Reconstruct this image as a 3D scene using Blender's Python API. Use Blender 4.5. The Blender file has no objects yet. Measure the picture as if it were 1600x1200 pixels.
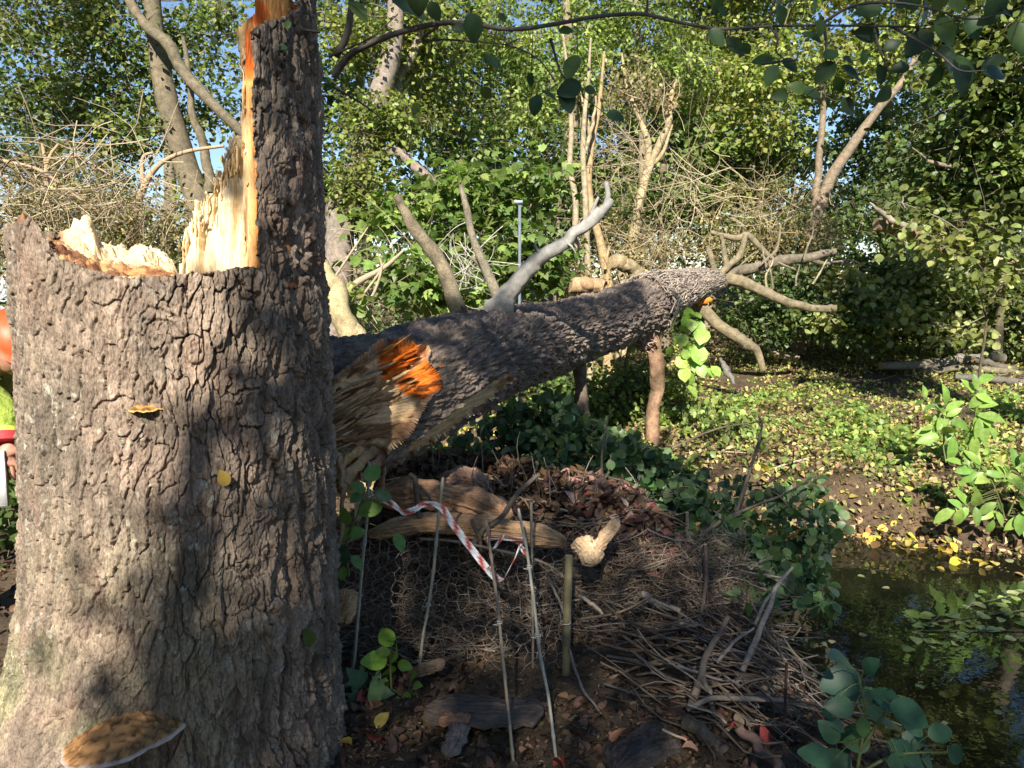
import bpy, math, random
import numpy as np
from mathutils import Vector
random.seed(7)
R = np.random.default_rng(11)
S = bpy.context.scene
COL = S.collection

# ------------------------------------------------------------------ camera, sky, sun
PITCH = math.radians(7.5); F = 1209.0; CZ = 1.65
cd = bpy.data.cameras.new('camera'); cam = bpy.data.objects.new('camera', cd); COL.objects.link(cam)
cd.sensor_width = 36; cd.lens = 36 * F / 1600; cd.clip_start = .05; cd.clip_end = 2000
cam.location = (0, 0, CZ); cam.rotation_euler = (math.pi / 2 - PITCH, 0, 0); S.camera = cam
SUN_EL = math.radians(34); SUN_AZ = math.radians(-97)          # azimuth measured from +X
SD = np.array([math.cos(SUN_EL) * math.cos(SUN_AZ), math.cos(SUN_EL) * math.sin(SUN_AZ), math.sin(SUN_EL)])
w = bpy.data.worlds.new('World'); S.world = w; w.use_nodes = True
nt = w.node_tree; bg = nt.nodes['Background']; sky = nt.nodes.new('ShaderNodeTexSky')
sky.sky_type = 'NISHITA'; sky.sun_disc = False; sky.sun_elevation = SUN_EL
sky.sun_rotation = math.atan2(SD[0], SD[1]); sky.air_density = 1.0; sky.dust_density = .15; sky.ozone_density = 3.5
nt.links.new(sky.outputs[0], bg.inputs[0]); bg.inputs[1].default_value = .075
sl = bpy.data.lights.new('sun', 'SUN'); sl.energy = 5.0; sl.angle = math.radians(.55); sl.color = (1, .93, .80)
so = bpy.data.objects.new('sun', sl); COL.objects.link(so); so.location = (-3, -10, 12)
so.rotation_euler = Vector(SD).to_track_quat('Z', 'Y').to_euler()
S.view_settings.view_transform = 'Standard'; S.view_settings.look = 'None'
S.view_settings.exposure = 1.16; S.view_settings.gamma = 1; S.view_settings.use_curve_mapping = False
S.render.engine = 'CYCLES'
S.cycles.max_bounces = 6; S.cycles.diffuse_bounces = 3; S.cycles.glossy_bounces = 3
S.cycles.transparent_max_bounces = 8; S.cycles.transmission_bounces = 4; S.cycles.caustics_reflective = False; S.cycles.caustics_refractive = False
S.cycles.use_denoising = True

# ------------------------------------------------------------------ maths helpers
CP, SP = math.cos(PITCH), math.sin(PITCH)
def ray(px, py):
    dx = (np.asarray(px, float) - 800) / F; dy = (600 - np.asarray(py, float)) / F
    return np.stack([dx, CP + dy * SP, -SP + dy * CP], -1)
def at(px, py, Y):
    d = ray(px, py); t = np.asarray(Y, float) / d[..., 1]
    return np.array([0, 0, CZ]) + d * t[..., None]
def onz(px, py, z):
    d = ray(px, py); t = (z - CZ) / d[..., 2]
    return np.array([0, 0, CZ]) + d * t[..., None]
def proj(P):
    P = np.asarray(P, float); X = P[..., 0]; Y = P[..., 1]; Z = P[..., 2] - CZ
    f = Y * CP - Z * SP; u = Y * SP + Z * CP; f = np.where(f < .05, .05, f)
    return 800 + F * X / f, 600 - F * u / f
def path(pts):   # list of (px,py,Y) -> Nx3
    a = np.array(pts, float); return at(a[:, 0], a[:, 1], a[:, 2])
def ss(a, b, x):
    t = np.clip((x - a) / (b - a), 0, 1); return t * t * (3 - 2 * t)
def norm(v):
    return v / (np.linalg.norm(v, axis=-1, keepdims=True) + 1e-12)
def inpoly(px, py, poly):
    p = np.array(poly, float); c = np.zeros(np.shape(px), bool); j = len(p) - 1
    for i in range(len(p)):
        xi, yi, xj, yj = p[i, 0], p[i, 1], p[j, 0], p[j, 1]
        m = ((yi > py) != (yj > py)) & (px < (xj - xi) * (py - yi) / ((yj - yi) + 1e-9) + xi)
        c ^= m; j = i
    return c
_T2 = R.random((256, 256)); _T3 = R.random((64, 64, 64)); _TJ = R.random((256, 256, 4))
def n2(x, y):
    xi = np.floor(x).astype(int); yi = np.floor(y).astype(int); fx = x - xi; fy = y - yi
    fx = fx * fx * (3 - 2 * fx); fy = fy * fy * (3 - 2 * fy)
    a = _T2[xi & 255, yi & 255]; b = _T2[(xi + 1) & 255, yi & 255]; c = _T2[xi & 255, (yi + 1) & 255]; d = _T2[(xi + 1) & 255, (yi + 1) & 255]
    return (a + (b - a) * fx) * (1 - fy) + (c + (d - c) * fx) * fy
def n3(x, y, z):
    xi = np.floor(x).astype(int); yi = np.floor(y).astype(int); zi = np.floor(z).astype(int)
    fx = x - xi; fy = y - yi; fz = z - zi
    fx = fx * fx * (3 - 2 * fx); fy = fy * fy * (3 - 2 * fy); fz = fz * fz * (3 - 2 * fz)
    def g(a, b, c): return _T3[(xi + a) & 63, (yi + b) & 63, (zi + c) & 63]
    l = lambda a, b, t: a + (b - a) * t
    return l(l(l(g(0,0,0), g(1,0,0), fx), l(g(0,1,0), g(1,1,0), fx), fy), l(l(g(0,0,1), g(1,0,1), fx), l(g(0,1,1), g(1,1,1), fx), fy), fz)
def fbm3(P, sc, o=4):
    s = 0; a = .5; t = 0
    sc = np.broadcast_to(np.array(sc, float), (3,))
    for k in range(o):
        f = 2.03 ** k; s = s + a * n3(P[..., 0] * sc[0] * f + 7 * k, P[..., 1] * sc[1] * f + 3 * k, P[..., 2] * sc[2] * f + 5 * k); t += a; a *= .5
    return s / t
def fbm2(x, y, o=4):
    s = 0; a = .5; t = 0
    for k in range(o):
        f = 2.03 ** k; s = s + a * n2(x * f + 17 * k, y * f + 9 * k); t += a; a *= .5
    return s / t
def voro(u, v, per, seed=0):
    iu = np.floor(u).astype(int); iv = np.floor(v).astype(int)
    F1 = np.full(u.shape, 9.); F2 = np.full(u.shape, 9.); ID = np.zeros(u.shape); DX = np.zeros(u.shape); DY = np.zeros(u.shape)
    for a in (-1, 0, 1):
        for b in (-1, 0, 1):
            cu = iu + a; cv = iv + b; k1 = (np.mod(cu, per) + seed * 37) & 255; k2 = (cv + seed * 11) & 255
            J = _TJ[k1, k2]; dx = u - (cu + .1 + .8 * J[..., 0]); dy = v - (cv + .1 + .8 * J[..., 1]); d = np.sqrt(dx * dx + dy * dy)
            n = d < F1; F2 = np.where(n, F1, np.minimum(F2, d)); F1 = np.where(n, d, F1)
            ID = np.where(n, J[..., 2], ID); DX = np.where(n, dx, DX); DY = np.where(n, dy, DY)
    return F1, F2, ID, DX, DY

# ------------------------------------------------------------------ mesh helpers
def tag(o, label=None, cat=None, group=None, kind=None):
    if label: o['label'] = label
    if cat: o['category'] = cat
    if group: o['group'] = group
    if kind: o['kind'] = kind
    return o
def thing(name, loc, label, cat, group=None):
    o = bpy.data.objects.new(name, None); COL.objects.link(o); o.location = [float(c) for c in loc]; o.empty_display_size = .1
    return tag(o, label, cat, group)
def mk(name, V, tris, mat, parent=None, col=None, smooth=True, uv=None, quads=None):
    V = np.asarray(V, np.float32).reshape(-1, 3)
    if parent is not None:
        off = np.array(parent.location, np.float32)
        pp = parent.parent
        while pp is not None: off = off + np.array(pp.location, np.float32); pp = pp.parent
        V = V - off
    me = bpy.data.meshes.new(name)
    li = []; tot = []
    if tris is not None and len(tris): t = np.asarray(tris, np.int32); li.append(t.ravel()); tot.append(np.full(len(t), 3, np.int32))
    if quads is not None and len(quads): q = np.asarray(quads, np.int32); li.append(q.ravel()); tot.append(np.full(len(q), 4, np.int32))
    li = np.concatenate(li); tot = np.concatenate(tot); st = np.concatenate([[0], np.cumsum(tot)[:-1]]).astype(np.int32)
    me.vertices.add(len(V)); me.vertices.foreach_set('co', V.ravel())
    me.loops.add(len(li)); me.loops.foreach_set('vertex_index', li)
    me.polygons.add(len(tot)); me.polygons.foreach_set('loop_start', st); me.polygons.foreach_set('loop_total', tot)
    if smooth: me.polygons.foreach_set('use_smooth', np.ones(len(tot), bool))
    if col is not None:
        c = np.ones((len(V), 4), np.float32); c[:, :3] = np.asarray(col, np.float32).reshape(-1, 3)
        a = me.attributes.new('col', 'FLOAT_COLOR', 'POINT'); a.data.foreach_set('color', c.ravel())
    if uv is not None:
        l = me.uv_layers.new(name='UVMap'); l.data.foreach_set('uv', np.asarray(uv, np.float32)[li].ravel())
    me.update(calc_edges=True)
    me.materials.append(mat)
    o = bpy.data.objects.new(name, me); COL.objects.link(o); o.parent = parent
    return o
def gridq(n, m, wrap=False, base=0):
    i = np.arange(n - 1)[:, None]; j = np.arange(m if wrap else m - 1)[None, :]; k = (j + 1) % m
    return (base + np.stack([i * m + j, i * m + k, (i + 1) * m + k, (i + 1) * m + j], -1)).reshape(-1, 4)
def compact(V, q, *arrs):
    u, inv = np.unique(q.ravel(), return_inverse=True)
    return [V[u], inv.reshape(q.shape)] + [a[u] for a in arrs]
def frames(P):
    P = np.asarray(P, float); T = norm(np.gradient(P, axis=0)); N = np.zeros_like(P)
    a = np.array([0, 0, 1.]) if abs(T[0, 2]) < .9 else np.array([0, 1., 0])
    n = norm(np.cross(T[0], a))
    for i in range(len(P)):
        n = norm(n - T[i] * np.dot(n, T[i])); N[i] = n
    return T, N, np.cross(T, N)
def spline(P, n):
    P = np.asarray(P, float); k = len(P)
    if k < 3: t = np.linspace(0, k - 1, n); return np.stack([np.interp(t, np.arange(k), P[:, c]) for c in range(P.shape[1])], -1)
    Q = np.vstack([2 * P[0] - P[1], P, 2 * P[-1] - P[-2]]); t = np.linspace(0, k - 1 - 1e-6, n); i = t.astype(int); f = (t - i)[:, None]
    a, b, c, d = Q[i], Q[i + 1], Q[i + 2], Q[i + 3]
    return .5 * (2 * b + (c - a) * f + (2 * a - 5 * b + 4 * c - d) * f * f + (3 * b - a - 3 * c + d) * f ** 3)
class MB:
    def __init__(s): s.V = []; s.Q = []; s.T = []; s.C = []; s.n = 0
    def add(s, V, T=None, Q=None, C=(.3, .3, .3)):
        V = np.asarray(V, float).reshape(-1, 3)
        if T is not None and len(T): s.T.append(np.asarray(T, int).reshape(-1, 3) + s.n)
        if Q is not None and len(Q): s.Q.append(np.asarray(Q, int).reshape(-1, 4) + s.n)
        s.C.append(np.broadcast_to(np.asarray(C, float), V.shape).copy()); s.V.append(V); s.n += len(V)
    def tube(s, P, r, k=6, C=(.3, .3, .3), rough=0, cap=True, endC=None):
        P = np.asarray(P, float); n = len(P); r = np.atleast_1d(np.asarray(r, float))
        r = np.interp(np.linspace(0, 1, n), np.linspace(0, 1, len(r)), r) if len(r) > 1 else np.full(n, r[0])
        T, N, B = frames(P); a = np.arange(k) / k * 2 * math.pi
        rr = r[:, None] * (1 + (rough * (R.random((n, k)) - .5) if rough else 0))
        V = P[:, None] + (N[:, None] * np.cos(a)[None, :, None] + B[:, None] * np.sin(a)[None, :, None]) * (rr * np.ones((n, k)))[..., None]
        s.add(V, Q=gridq(n, k, True), C=C)
        if cap:
            for e, sg in ((0, -1), (n - 1, 1)):
                base = np.vstack([V[e], P[e][None]]); i = np.arange(k)
                tr = np.stack([i, (i + 1) % k, np.full(k, k)], -1); tr = tr if sg > 0 else tr[:, ::-1]
                s.add(base, T=tr, C=C if endC is None else endC)
    def build(s, name, mat, parent=None, smooth=True):
        return mk(name, np.vstack(s.V), np.vstack(s.T) if s.T else None, mat, parent, np.vstack(s.C), smooth, quads=np.vstack(s.Q) if s.Q else None)
# ------------------------------------------------------------------ leaf templates: x across, y along, z up
def leaf_tpl(rows, width, fold=.12, droop=.18, serr=0., shape=1.0):
    ys = np.linspace(0, 1, rows + 1); V = []; 
    for i, y in enumerate(ys):
        wd = width * .5 * (math.sin(math.pi * min(1, y ** shape)) ** .72 if 0 < y < 1 else 0) * (1 + serr * (1 if i % 2 else -1))
        z = -droop * y * y
        V += [(-wd, y, z + fold * wd * 2), (0, y, z), (wd, y, z + fold * wd * 2)]
    T = []
    for i in range(rows):
        a = 3 * i; b = a + 3
        for (p, q) in ((0, 1), (1, 2)):
            if i == 0: T.append((a + 1, b + q, b + p))
            elif i == rows - 1: T.append((a + p, a + q, b + 1))
            else: T += [(a + p, a + q, b + q), (a + p, b + q, b + p)]
    V = np.array(V); T = np.array(T); u = np.unique(T); m = np.full(len(V), -1); m[u] = np.arange(len(u))
    return V[u], m[T]
def maple_tpl():
    pts = [(0, 0), (.28, .02), (.5, .22), (.36, .32), (.55, .62), (.27, .58), (.2, .72), (0, 1.05), (-.2, .72), (-.27, .58), (-.55, .62), (-.36, .32), (-.5, .22), (-.28, .02)]
    V = [(0, .38, 0)] + [(x, y, -.25 * (x * x + (y - .4) ** 2)) for x, y in pts]; n = len(pts)
    return np.array(V), np.array([(0, 1 + i, 1 + (i + 1) % n) for i in range(n)])
L_FAR = leaf_tpl(2, .85); L_NARROW = leaf_tpl(2, .5); L_MID = leaf_tpl(4, .85, .1, .2); L_ROUND = leaf_tpl(5, .98, .08, .15, 0, .8)
L_NEAR = leaf_tpl(18, .74, .10, .22, .035, .85); L_MAPLE = maple_tpl(); L_LONG = leaf_tpl(5, .45, .15, .35)
L_CURL = leaf_tpl(4, .7, .45, .5)
def leaves(mb, tpl, P, size, D=None, Nn=None, C=(.1, .15, .04), jitter=.25, cj=.25):
    """scatter leaves: P base points, D leaf axis, Nn leaf normal, C one colour, Nx3 or a palette list"""
    P = np.asarray(P, float); n = len(P)
    if n == 0: return
    V0, T0 = tpl
    D = norm(R.normal(size=(n, 3)) if D is None else np.broadcast_to(np.asarray(D, float), (n, 3)) + R.normal(size=(n, 3)) * jitter)
    Nn = norm(np.array([0, 0, 1.]) + R.normal(size=(n, 3)) * .55) if Nn is None else norm(np.broadcast_to(np.asarray(Nn, float), (n, 3)) + R.normal(size=(n, 3)) * jitter)
    X = norm(np.cross(D, Nn)); Z = np.cross(X, D)
    sz = np.broadcast_to(np.asarray(size, float), (n,)) * (1 + .3 * (R.random(n) * 2 - 1))
    V = P[:, None] + sz[:, None, None] * (V0[None, :, 0:1] * X[:, None] + V0[None, :, 1:2] * D[:, None] + V0[None, :, 2:3] * Z[:, None])
    if isinstance(C, list):
        c = np.array(C, float); C = c[R.integers(0, len(c), n)]
    C = np.broadcast_to(np.asarray(C, float), (n, 3)) * (1 + cj * (R.random((n, 1)) * 2 - 1)) * (1 + .08 * (R.random((n, 3)) * 2 - 1))
    C = np.repeat(C[:, None], len(V0), 1).reshape(-1, 3)
    T = T0[None] + (np.arange(n) * len(V0))[:, None, None]
    mb.V.append(V.reshape(-1, 3)); mb.T.append(T.reshape(-1, 3) + mb.n); mb.C.append(C); mb.n += n * len(V0)

# ------------------------------------------------------------------ materials
def mat(name):
    m = bpy.data.materials.new(name); m.use_nodes = True; t = m.node_tree; b = t.nodes['Principled BSDF']; return m, t, b
def N(t, ty, **k):
    n = t.nodes.new(ty)
    for a, v in k.items():
        if a in n.inputs: n.inputs[a].default_value = v
        else: setattr(n, a, v)
    return n
def ramp(t, fac, stops):
    r = t.nodes.new('ShaderNodeValToRGB'); e = r.color_ramp.elements
    while len(e) < len(stops): e.new(.5)
    for i, (p, c) in enumerate(stops): e[i].position = p; e[i].color = (*c, 1)
    t.links.new(fac, r.inputs[0]); return r.outputs[0]
def mapped(t, sc, co='Object'):
    tc = N(t, 'ShaderNodeTexCoord'); mp = N(t, 'ShaderNodeMapping'); mp.inputs['Scale'].default_value = sc
    t.links.new(tc.outputs[co], mp.inputs[0]); return mp.outputs[0]
def noise(t, vec, sc, det=6, rough=.6, dist=0):
    n = N(t, 'ShaderNodeTexNoise'); n.inputs['Scale'].default_value = sc; n.inputs['Detail'].default_value = det
    n.inputs['Roughness'].default_value = rough; n.inputs['Distortion'].default_value = dist; t.links.new(vec, n.inputs['Vector']); return n.outputs[0]
def mul(t, a, b, mode='MULTIPLY', f=1):
    m = N(t, 'ShaderNodeMix', data_type='RGBA', blend_type=mode); m.inputs[0].default_value = f
    t.links.new(a, m.inputs[6])
    if isinstance(b, tuple): m.inputs[7].default_value = (*b, 1)
    else: t.links.new(b, m.inputs[7])
    return m.outputs[2]
def bump(t, b, h, st, dist):
    n = N(t, 'ShaderNodeBump'); n.inputs['Strength'].default_value = st; n.inputs['Distance'].default_value = dist
    t.links.new(h, n.inputs['Height']); t.links.new(n.outputs[0], b.inputs['Normal'])
def attr(t): return N(t, 'ShaderNodeAttribute', attribute_name='col').outputs['Color']
def m_bark(name, stretch=(1, 1, .3), fine=60, bst=.6):   # colour comes from the mesh, fine grain from noise
    m, t, b = mat(name); v = mapped(t, stretch)
    n1 = noise(t, v, fine, 8, .65); n2_ = noise(t, v, fine * .15, 5, .6); n3_ = noise(t, mapped(t, (1, 1, 1)), 3.0, 4)
    c = mul(t, attr(t), ramp(t, n1, [(.3, (.5, .48, .48)), (.7, (1.5, 1.48, 1.44))]))
    c = mul(t, c, ramp(t, n2_, [(.35, (.72, .70, .70)), (.65, (1.25, 1.22, 1.2))]))
    c = mul(t, c, ramp(t, n3_, [(.35, (.85, .88, .84)), (.65, (1.1, 1.06, 1.02))]))
    t.links.new(c, b.inputs['Base Color']); b.inputs['Roughness'].default_value = .9; b.inputs['Specular IOR Level'].default_value = .15
    bump(t, b, n1, bst, .006); return m
def m_col(name, rough=.8, spec=.2, nsc=25, amp=.35, bst=.3, stretch=(1, 1, 1), bd=.004):
    m, t, b = mat(name); n1 = noise(t, mapped(t, stretch), nsc, 7, .65)
    lo = 1 - amp; hi = 1 + amp
    t.links.new(mul(t, attr(t), ramp(t, n1, [(.3, (lo, lo, lo)), (.7, (hi, hi, hi))])), b.inputs['Base Color'])
    b.inputs['Roughness'].default_value = rough; b.inputs['Specular IOR Level'].default_value = spec
    if bst: bump(t, b, n1, bst, bd)
    return m
def m_leaf(name, trans=.35, rough=.45, spec=.4, nsc=30):
    m, t, b = mat(name); n1 = noise(t, mapped(t, (1, 1, 1)), nsc, 3, .6)
    c = mul(t, attr(t), ramp(t, n1, [(.3, (.75, .78, .75)), (.7, (1.25, 1.2, 1.2))]))
    t.links.new(c, b.inputs['Base Color']); b.inputs['Roughness'].default_value = rough; b.inputs['Specular IOR Level'].default_value = spec
    tr = N(t, 'ShaderNodeBsdfTranslucent'); t.links.new(mul(t, c, (1.5, 1.55, .7)), tr.inputs['Color'])
    mx = N(t, 'ShaderNodeMixShader'); mx.inputs[0].default_value = trans; t.links.new(b.outputs[0], mx.inputs[1]); t.links.new(tr.outputs[0], mx.inputs[2])
    t.links.new(mx.outputs[0], t.nodes['Material Output'].inputs[0]); return m
M_BARK = m_bark('stump_bark', (1, 1, .35), 190, .9)
M_TBARK = m_bark('fallen_bark', (1, 1, 1), 130, .9)
M_WOOD = m_col('torn_wood', .75, .2, 170, .35, .9, (1, 1, .16), .006)
M_WOODL = m_col('torn_wood_lying', .75, .2, 130, .35, .8, (.3, 1, 1), .005)
M_TWIG = m_col('twig_bark', .85, .2, 60, .3, .3)
M_SMOOTH = m_col('smooth_bark', .7, .3, 30, .25, .3, (1, 1, 1))
M_LEAF = m_leaf('leaf'); M_LEAFD = m_leaf('leaf_litter', .12, .7, .2)
M_LEAFG = m_leaf('glossy_leaf', .25, .42, .35)
M_CANE = m_col('bamboo', .5, .4, 40, .2, .1, (1, 1, .2))
M_FUNG = m_col('fungus', .8, .2, 25, .3, .5)
# ------------------------------------------------------------------ broken stump
SC = np.array([-1.09, 2.58]); D0 = norm(-SC); R0 = np.array([-D0[1], D0[0]])
def Rf(phi, z):
    left = ss(.2, 1.5, -phi) ; right = ss(.9, 1.6, phi)
    r = .475 + .34 * left * np.exp(-np.maximum(z, 0) / .36) + (.015 + .06 * ss(.4, -.2, phi)) * (1 - left) * np.exp(-np.maximum(z, 0) / .22)
    r = r + .012 * np.sin(phi * 3.0 + .6) + right * (.012 * np.sin(phi * 13 + .4 * np.sin(z * 3)) - .004)
    r = r + .022 * np.exp(-np.maximum(z, 0) / .3) * np.sin(phi * 5 + 1.3) * ss(1.3, .5, np.abs(phi))
    return r
def stump_pt(phi, z, dr=0.):
    r = Rf(phi, z) + dr
    x = SC[0] + r * (np.cos(phi) * D0[0] + np.sin(phi) * R0[0]); y = SC[1] + r * (np.cos(phi) * D0[1] + np.sin(phi) * R0[1])
    return np.stack([x, y, z + 0 * x], -1)
def stump_px(px, py):      # pixel -> point on the stump's bark, its outward normal
    d = ray(px, py); o = np.array([0, 0, CZ]); rr = .475
    for _ in range(6):
        oc = o[:2] - SC; a = d[0] ** 2 + d[1] ** 2; b = 2 * (oc @ d[:2]); c = oc @ oc - rr * rr; q = max(b * b - 4 * a * c, 0)
        t = (-b - math.sqrt(q)) / (2 * a); P = o + t * d; v = P[:2] - SC; phi = math.atan2(v @ R0, v @ D0); rr = float(Rf(phi, P[2]))
    n = np.array([*(norm(v)), 0.]); return P, n
stump = thing('broken_tree_stump', (SC[0], SC[1], 0), 'huge broken tree stump with deeply cracked grey bark and a tall torn spar', 'tree stump')

ph = np.concatenate([np.linspace(-math.pi * .56, math.pi * .56, 940), np.linspace(math.pi * .56, math.pi * 1.44, 200)[1:-1]])
zz = np.linspace(-.06, 2.62, 1060)
PH, ZZ = np.meshgrid(ph, zz)
base = stump_pt(PH, ZZ)
u = PH * .5
wx = fbm3(base, (7, 7, 4), 4) - .5; wy = fbm3(base + 31, (9, 9, 5), 4) - .5; wf = fbm3(base + 11, (30, 30, 16), 3) - .5; wg = fbm3(base + 15, (90, 90, 50), 3) - .5
def plates(u, v, su, sv, seed, edge=.2):
    per = int(round(math.pi / su)); su = math.pi / per
    F1, F2, ID, DX, DY = voro(u / su, v / sv, per, seed)
    e = np.clip((F2 - F1) / edge, 0, 1); e = e * e * (3 - 2 * e)
    return e, ID, DX, DY
uu = u + .09 * wx + .035 * wf + .012 * wg; vv = ZZ + .14 * wy + .05 * wf + .02 * wg
e1, i1, dx1, dy1 = plates(uu, vv, .039, .135, 1, .09)
e2, i2, dx2, dy2 = plates(u + .06 * wx + .035 * wf + .012 * wg, ZZ + .1 * wy + .05 * wf + .02 * wg, .024, .058, 5, .2)
e3, i3, dx3, dy3 = plates(u + .03 * wf, ZZ + .05 * wy, .010, .026, 9, .5)
rid = 1 - np.abs(2 * fbm3(base + np.array([wx * .3, wx * .2, wx * .2]).transpose(1, 2, 0), (12, 12, 1.7), 3) - 1); rid = ss(.84, .97, rid)
fib = fbm3(base + 5, (140, 140, 28), 3) - .5; lump = fbm3(base + 3, (16, 16, 9), 3) - .5; fl_ = fbm3(base + 60, (26, 26, 11), 5) * 7; flake = (np.floor(fl_) + ss(.0, .22, fl_ - np.floor(fl_))) / 7 - .5
amp = .60 + .45 * ss(-.2, 1.0, PH) - .35 * ss(1.7, 1.9, ZZ) + .3 * ss(.5, 0, ZZ) * ss(-.3, .3, PH)
patch = ss(.38, .62, fbm3(base + 77, (3.5, 3.5, 3), 3))
ov = .35 + .65 * patch
h = amp * (.027 * (e1 - 1) * ov + .009 * e1 * (i1 - .5) + .030 * flake + .007 * e1 * (dx1 - .55 * dy1) - .024 * rid * (.5 + .7 * ss(-.5, .8, PH))
           + .0075 * (e2 - 1) * (.55 + .45 * (1 - patch)) + .006 * e2 * (i2 - .5) + .004 * e2 * (dx2 - .4 * dy2)
           + .0022 * (e3 - 1) + .0018 * i3) + .009 * fib + .014 * lump
dirx = np.cos(PH) * D0[0] + np.sin(PH) * R0[0]; diry = np.cos(PH) * D0[1] + np.sin(PH) * R0[1]
V = base + np.stack([dirx * h, diry * h, 0 * h + .25 * h * (e1 - .5)], -1)
# break line
px, py = proj(stump_pt(PH, ZZ)); jit = 9 * (fbm3(base, (45, 45, 25), 3) - .5)
front_edge = np.array([(-300, 352), (20, 348), (45, 338), (60, 350), (75, 385), (90, 402), (140, 421), (200, 432), (260, 431), (300, 425), (340, 425), (375, 415), (404, 417), (405, 300), (398, 200), (396, 100), (394, 45), (420, 30), (450, 24), (466, 12), (474, -30), (492, -45), (500, 5), (510, 20), (600, 25)], float)
poly = [(-400, 1600)] + [tuple(p) for p in front_edge] + [(900, 25), (900, 1600)]
keepf = inpoly(px + jit, py + jit, poly)
zb = np.interp(np.mod(PH, 2 * math.pi), [1.2, 1.9, 2.35, 2.45, 3.0, 3.9, 4.4, 4.8], [2.42, 2.36, 2.30, 1.72, 1.66, 1.80, 1.83, 1.82]) + .10 * (fbm3(base, (30, 30, 6), 3) - .5)
keep = np.where((PH > -1.45) & (PH < 1.45), keepf, ZZ < zb)
q = gridq(len(zz), len(ph), True); kf = keep.ravel()[q].all(1); q = q[kf]
g = .82 + .36 * i1 * e1 + .22 * (i2 - .5) + .12 * (i3 - .5)
tone = fbm3(base + 50, (4, 4, 2.5), 3)
c1 = np.array([.285, .228, .188]); c2 = np.array([.205, .172, .145]); c3 = np.array([.245, .18, .145])
colr = (c1 + (c2 - c1) * ss(.35, .65, tone)[..., None]) * g[..., None]
gm = (ss(1.1, .3, ZZ) * ss(.4, .6, fbm3(base + 70, (5, 5, 4), 4)) * ss(.6, -.6, PH) * .65)[..., None]; colr = colr * (1 - gm) + np.array([.25, .26, .15]) * g[..., None] * gm
lich = (ss(.66, .72, fbm3(base + 44, (60, 60, 50), 3)) * ss(.5, .62, fbm3(base + 41, (4, 4, 3), 3)) * .7)[..., None]; colr = colr * (1 - lich) + np.array([.42, .42, .36]) * lich
rd = (ss(.62, .75, fbm3(base + 90, (10, 10, 5), 3)) * .6)[..., None]; colr = colr * (1 - rd) + c3 * rd
V2, q2, c2_ = compact(V.reshape(-1, 3), q, colr.reshape(-1, 3))
mk('bark', V2, None, M_BARK, stump, c2_, quads=q2)

# torn wood surface inside the bark
nr, na = 150, 420
rr = np.linspace(0, 1, nr) ** .8; aa = np.linspace(-math.pi, math.pi, na, endpoint=False)
RR, AA = np.meshgrid(rr, aa, indexing='ij')
rad = (Rf(AA, 1.7) - .022) * RR
X = SC[0] + rad * (np.cos(AA) * D0[0] + np.sin(AA) * R0[0]); Y = SC[1] + rad * (np.cos(AA) * D0[1] + np.sin(AA) * R0[1])
dep = 1 - (rad * np.cos(AA) / .475 + 1) / 2                      # 0 front .. 1 back
pxx = 800 + F * X / (Y * CP)
backpx = np.array([(20, 340), (60, 352), (100, 345), (110, 334), (150, 340), (158, 372), (192, 378), (205, 398), (225, 385), (250, 388), (272, 408), (280, 428), (600, 430)], float)
frontpx = np.array([(20, 345), (45, 345), (60, 360), (75, 385), (95, 402), (140, 422), (200, 433), (600, 428)], float)
def zat(px, py, Y):
    dy = (600 - py) / F; return CZ + Y * (-SP + dy * CP) / (CP + dy * SP)
zf = zat(pxx, np.interp(pxx, frontpx[:, 0], frontpx[:, 1]), Y) - .012
zbk = zat(pxx, np.interp(pxx, backpx[:, 0], backpx[:, 1]), Y)
P0 = np.stack([X, Y, 0 * X], -1)
t = ss(.55, .93, dep) * .55 + .45 * dep
H = zf + (zbk - zf) * t
f9 = fbm3(P0, 40, 4) * 6; jag = (fbm3(P0, 16, 3) - .5) * .10 + (np.floor(f9) / 6 - .5) * .05 + (fbm3(P0, 110, 3) - .5) * .02
H = H + jag * ss(0, .25, dep) * (.25 + RR) * .8
H = H - .05 * np.exp(-((dep - .35) / .12) ** 2) * ss(-.2, -.8, np.sin(AA)) 
rimdip = ss(.93, 1, RR) * ss(.5, .2, dep) * .01
H = H - rimdip
PP = np.stack([X, Y, H], -1)
tt = fbm3(PP, (14, 14, 8), 4); pale = np.array([.80, .64, .40]); tan = np.array([.50, .28, .13]); brn = np.array([.17, .075, .04]); org = np.array([.50, .22, .07])
m1 = ss(.42, .62, tt)[..., None]; cw = brn * (1 - m1) + tan * m1
m2 = (ss(.5, .6, fbm3(PP + 9, (9, 9, 9), 4)))[..., None]; cw = cw * (1 - m2 * .5) + org * m2 * .5
m3 = ss(.60, .74, dep + .15 * (tt - .5))[..., None] * ss(90, 125, pxx)[..., None]; cw = cw * (1 - m3) + pale * (1 + .25 * (tt[..., None] - .5)) * m3
m4 = (ss(.2, .08, dep) * ss(.5, .6, tt))[..., None]; cw = cw * (1 - m4) + pale * .9 * m4
PP[-1, :, 2] -= .03
mk('torn_wood_rim', PP.reshape(-1, 3), None, M_WOOD, stump, cw.reshape(-1, 3), quads=gridq(nr, na, True)[:, ::-1])

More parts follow.
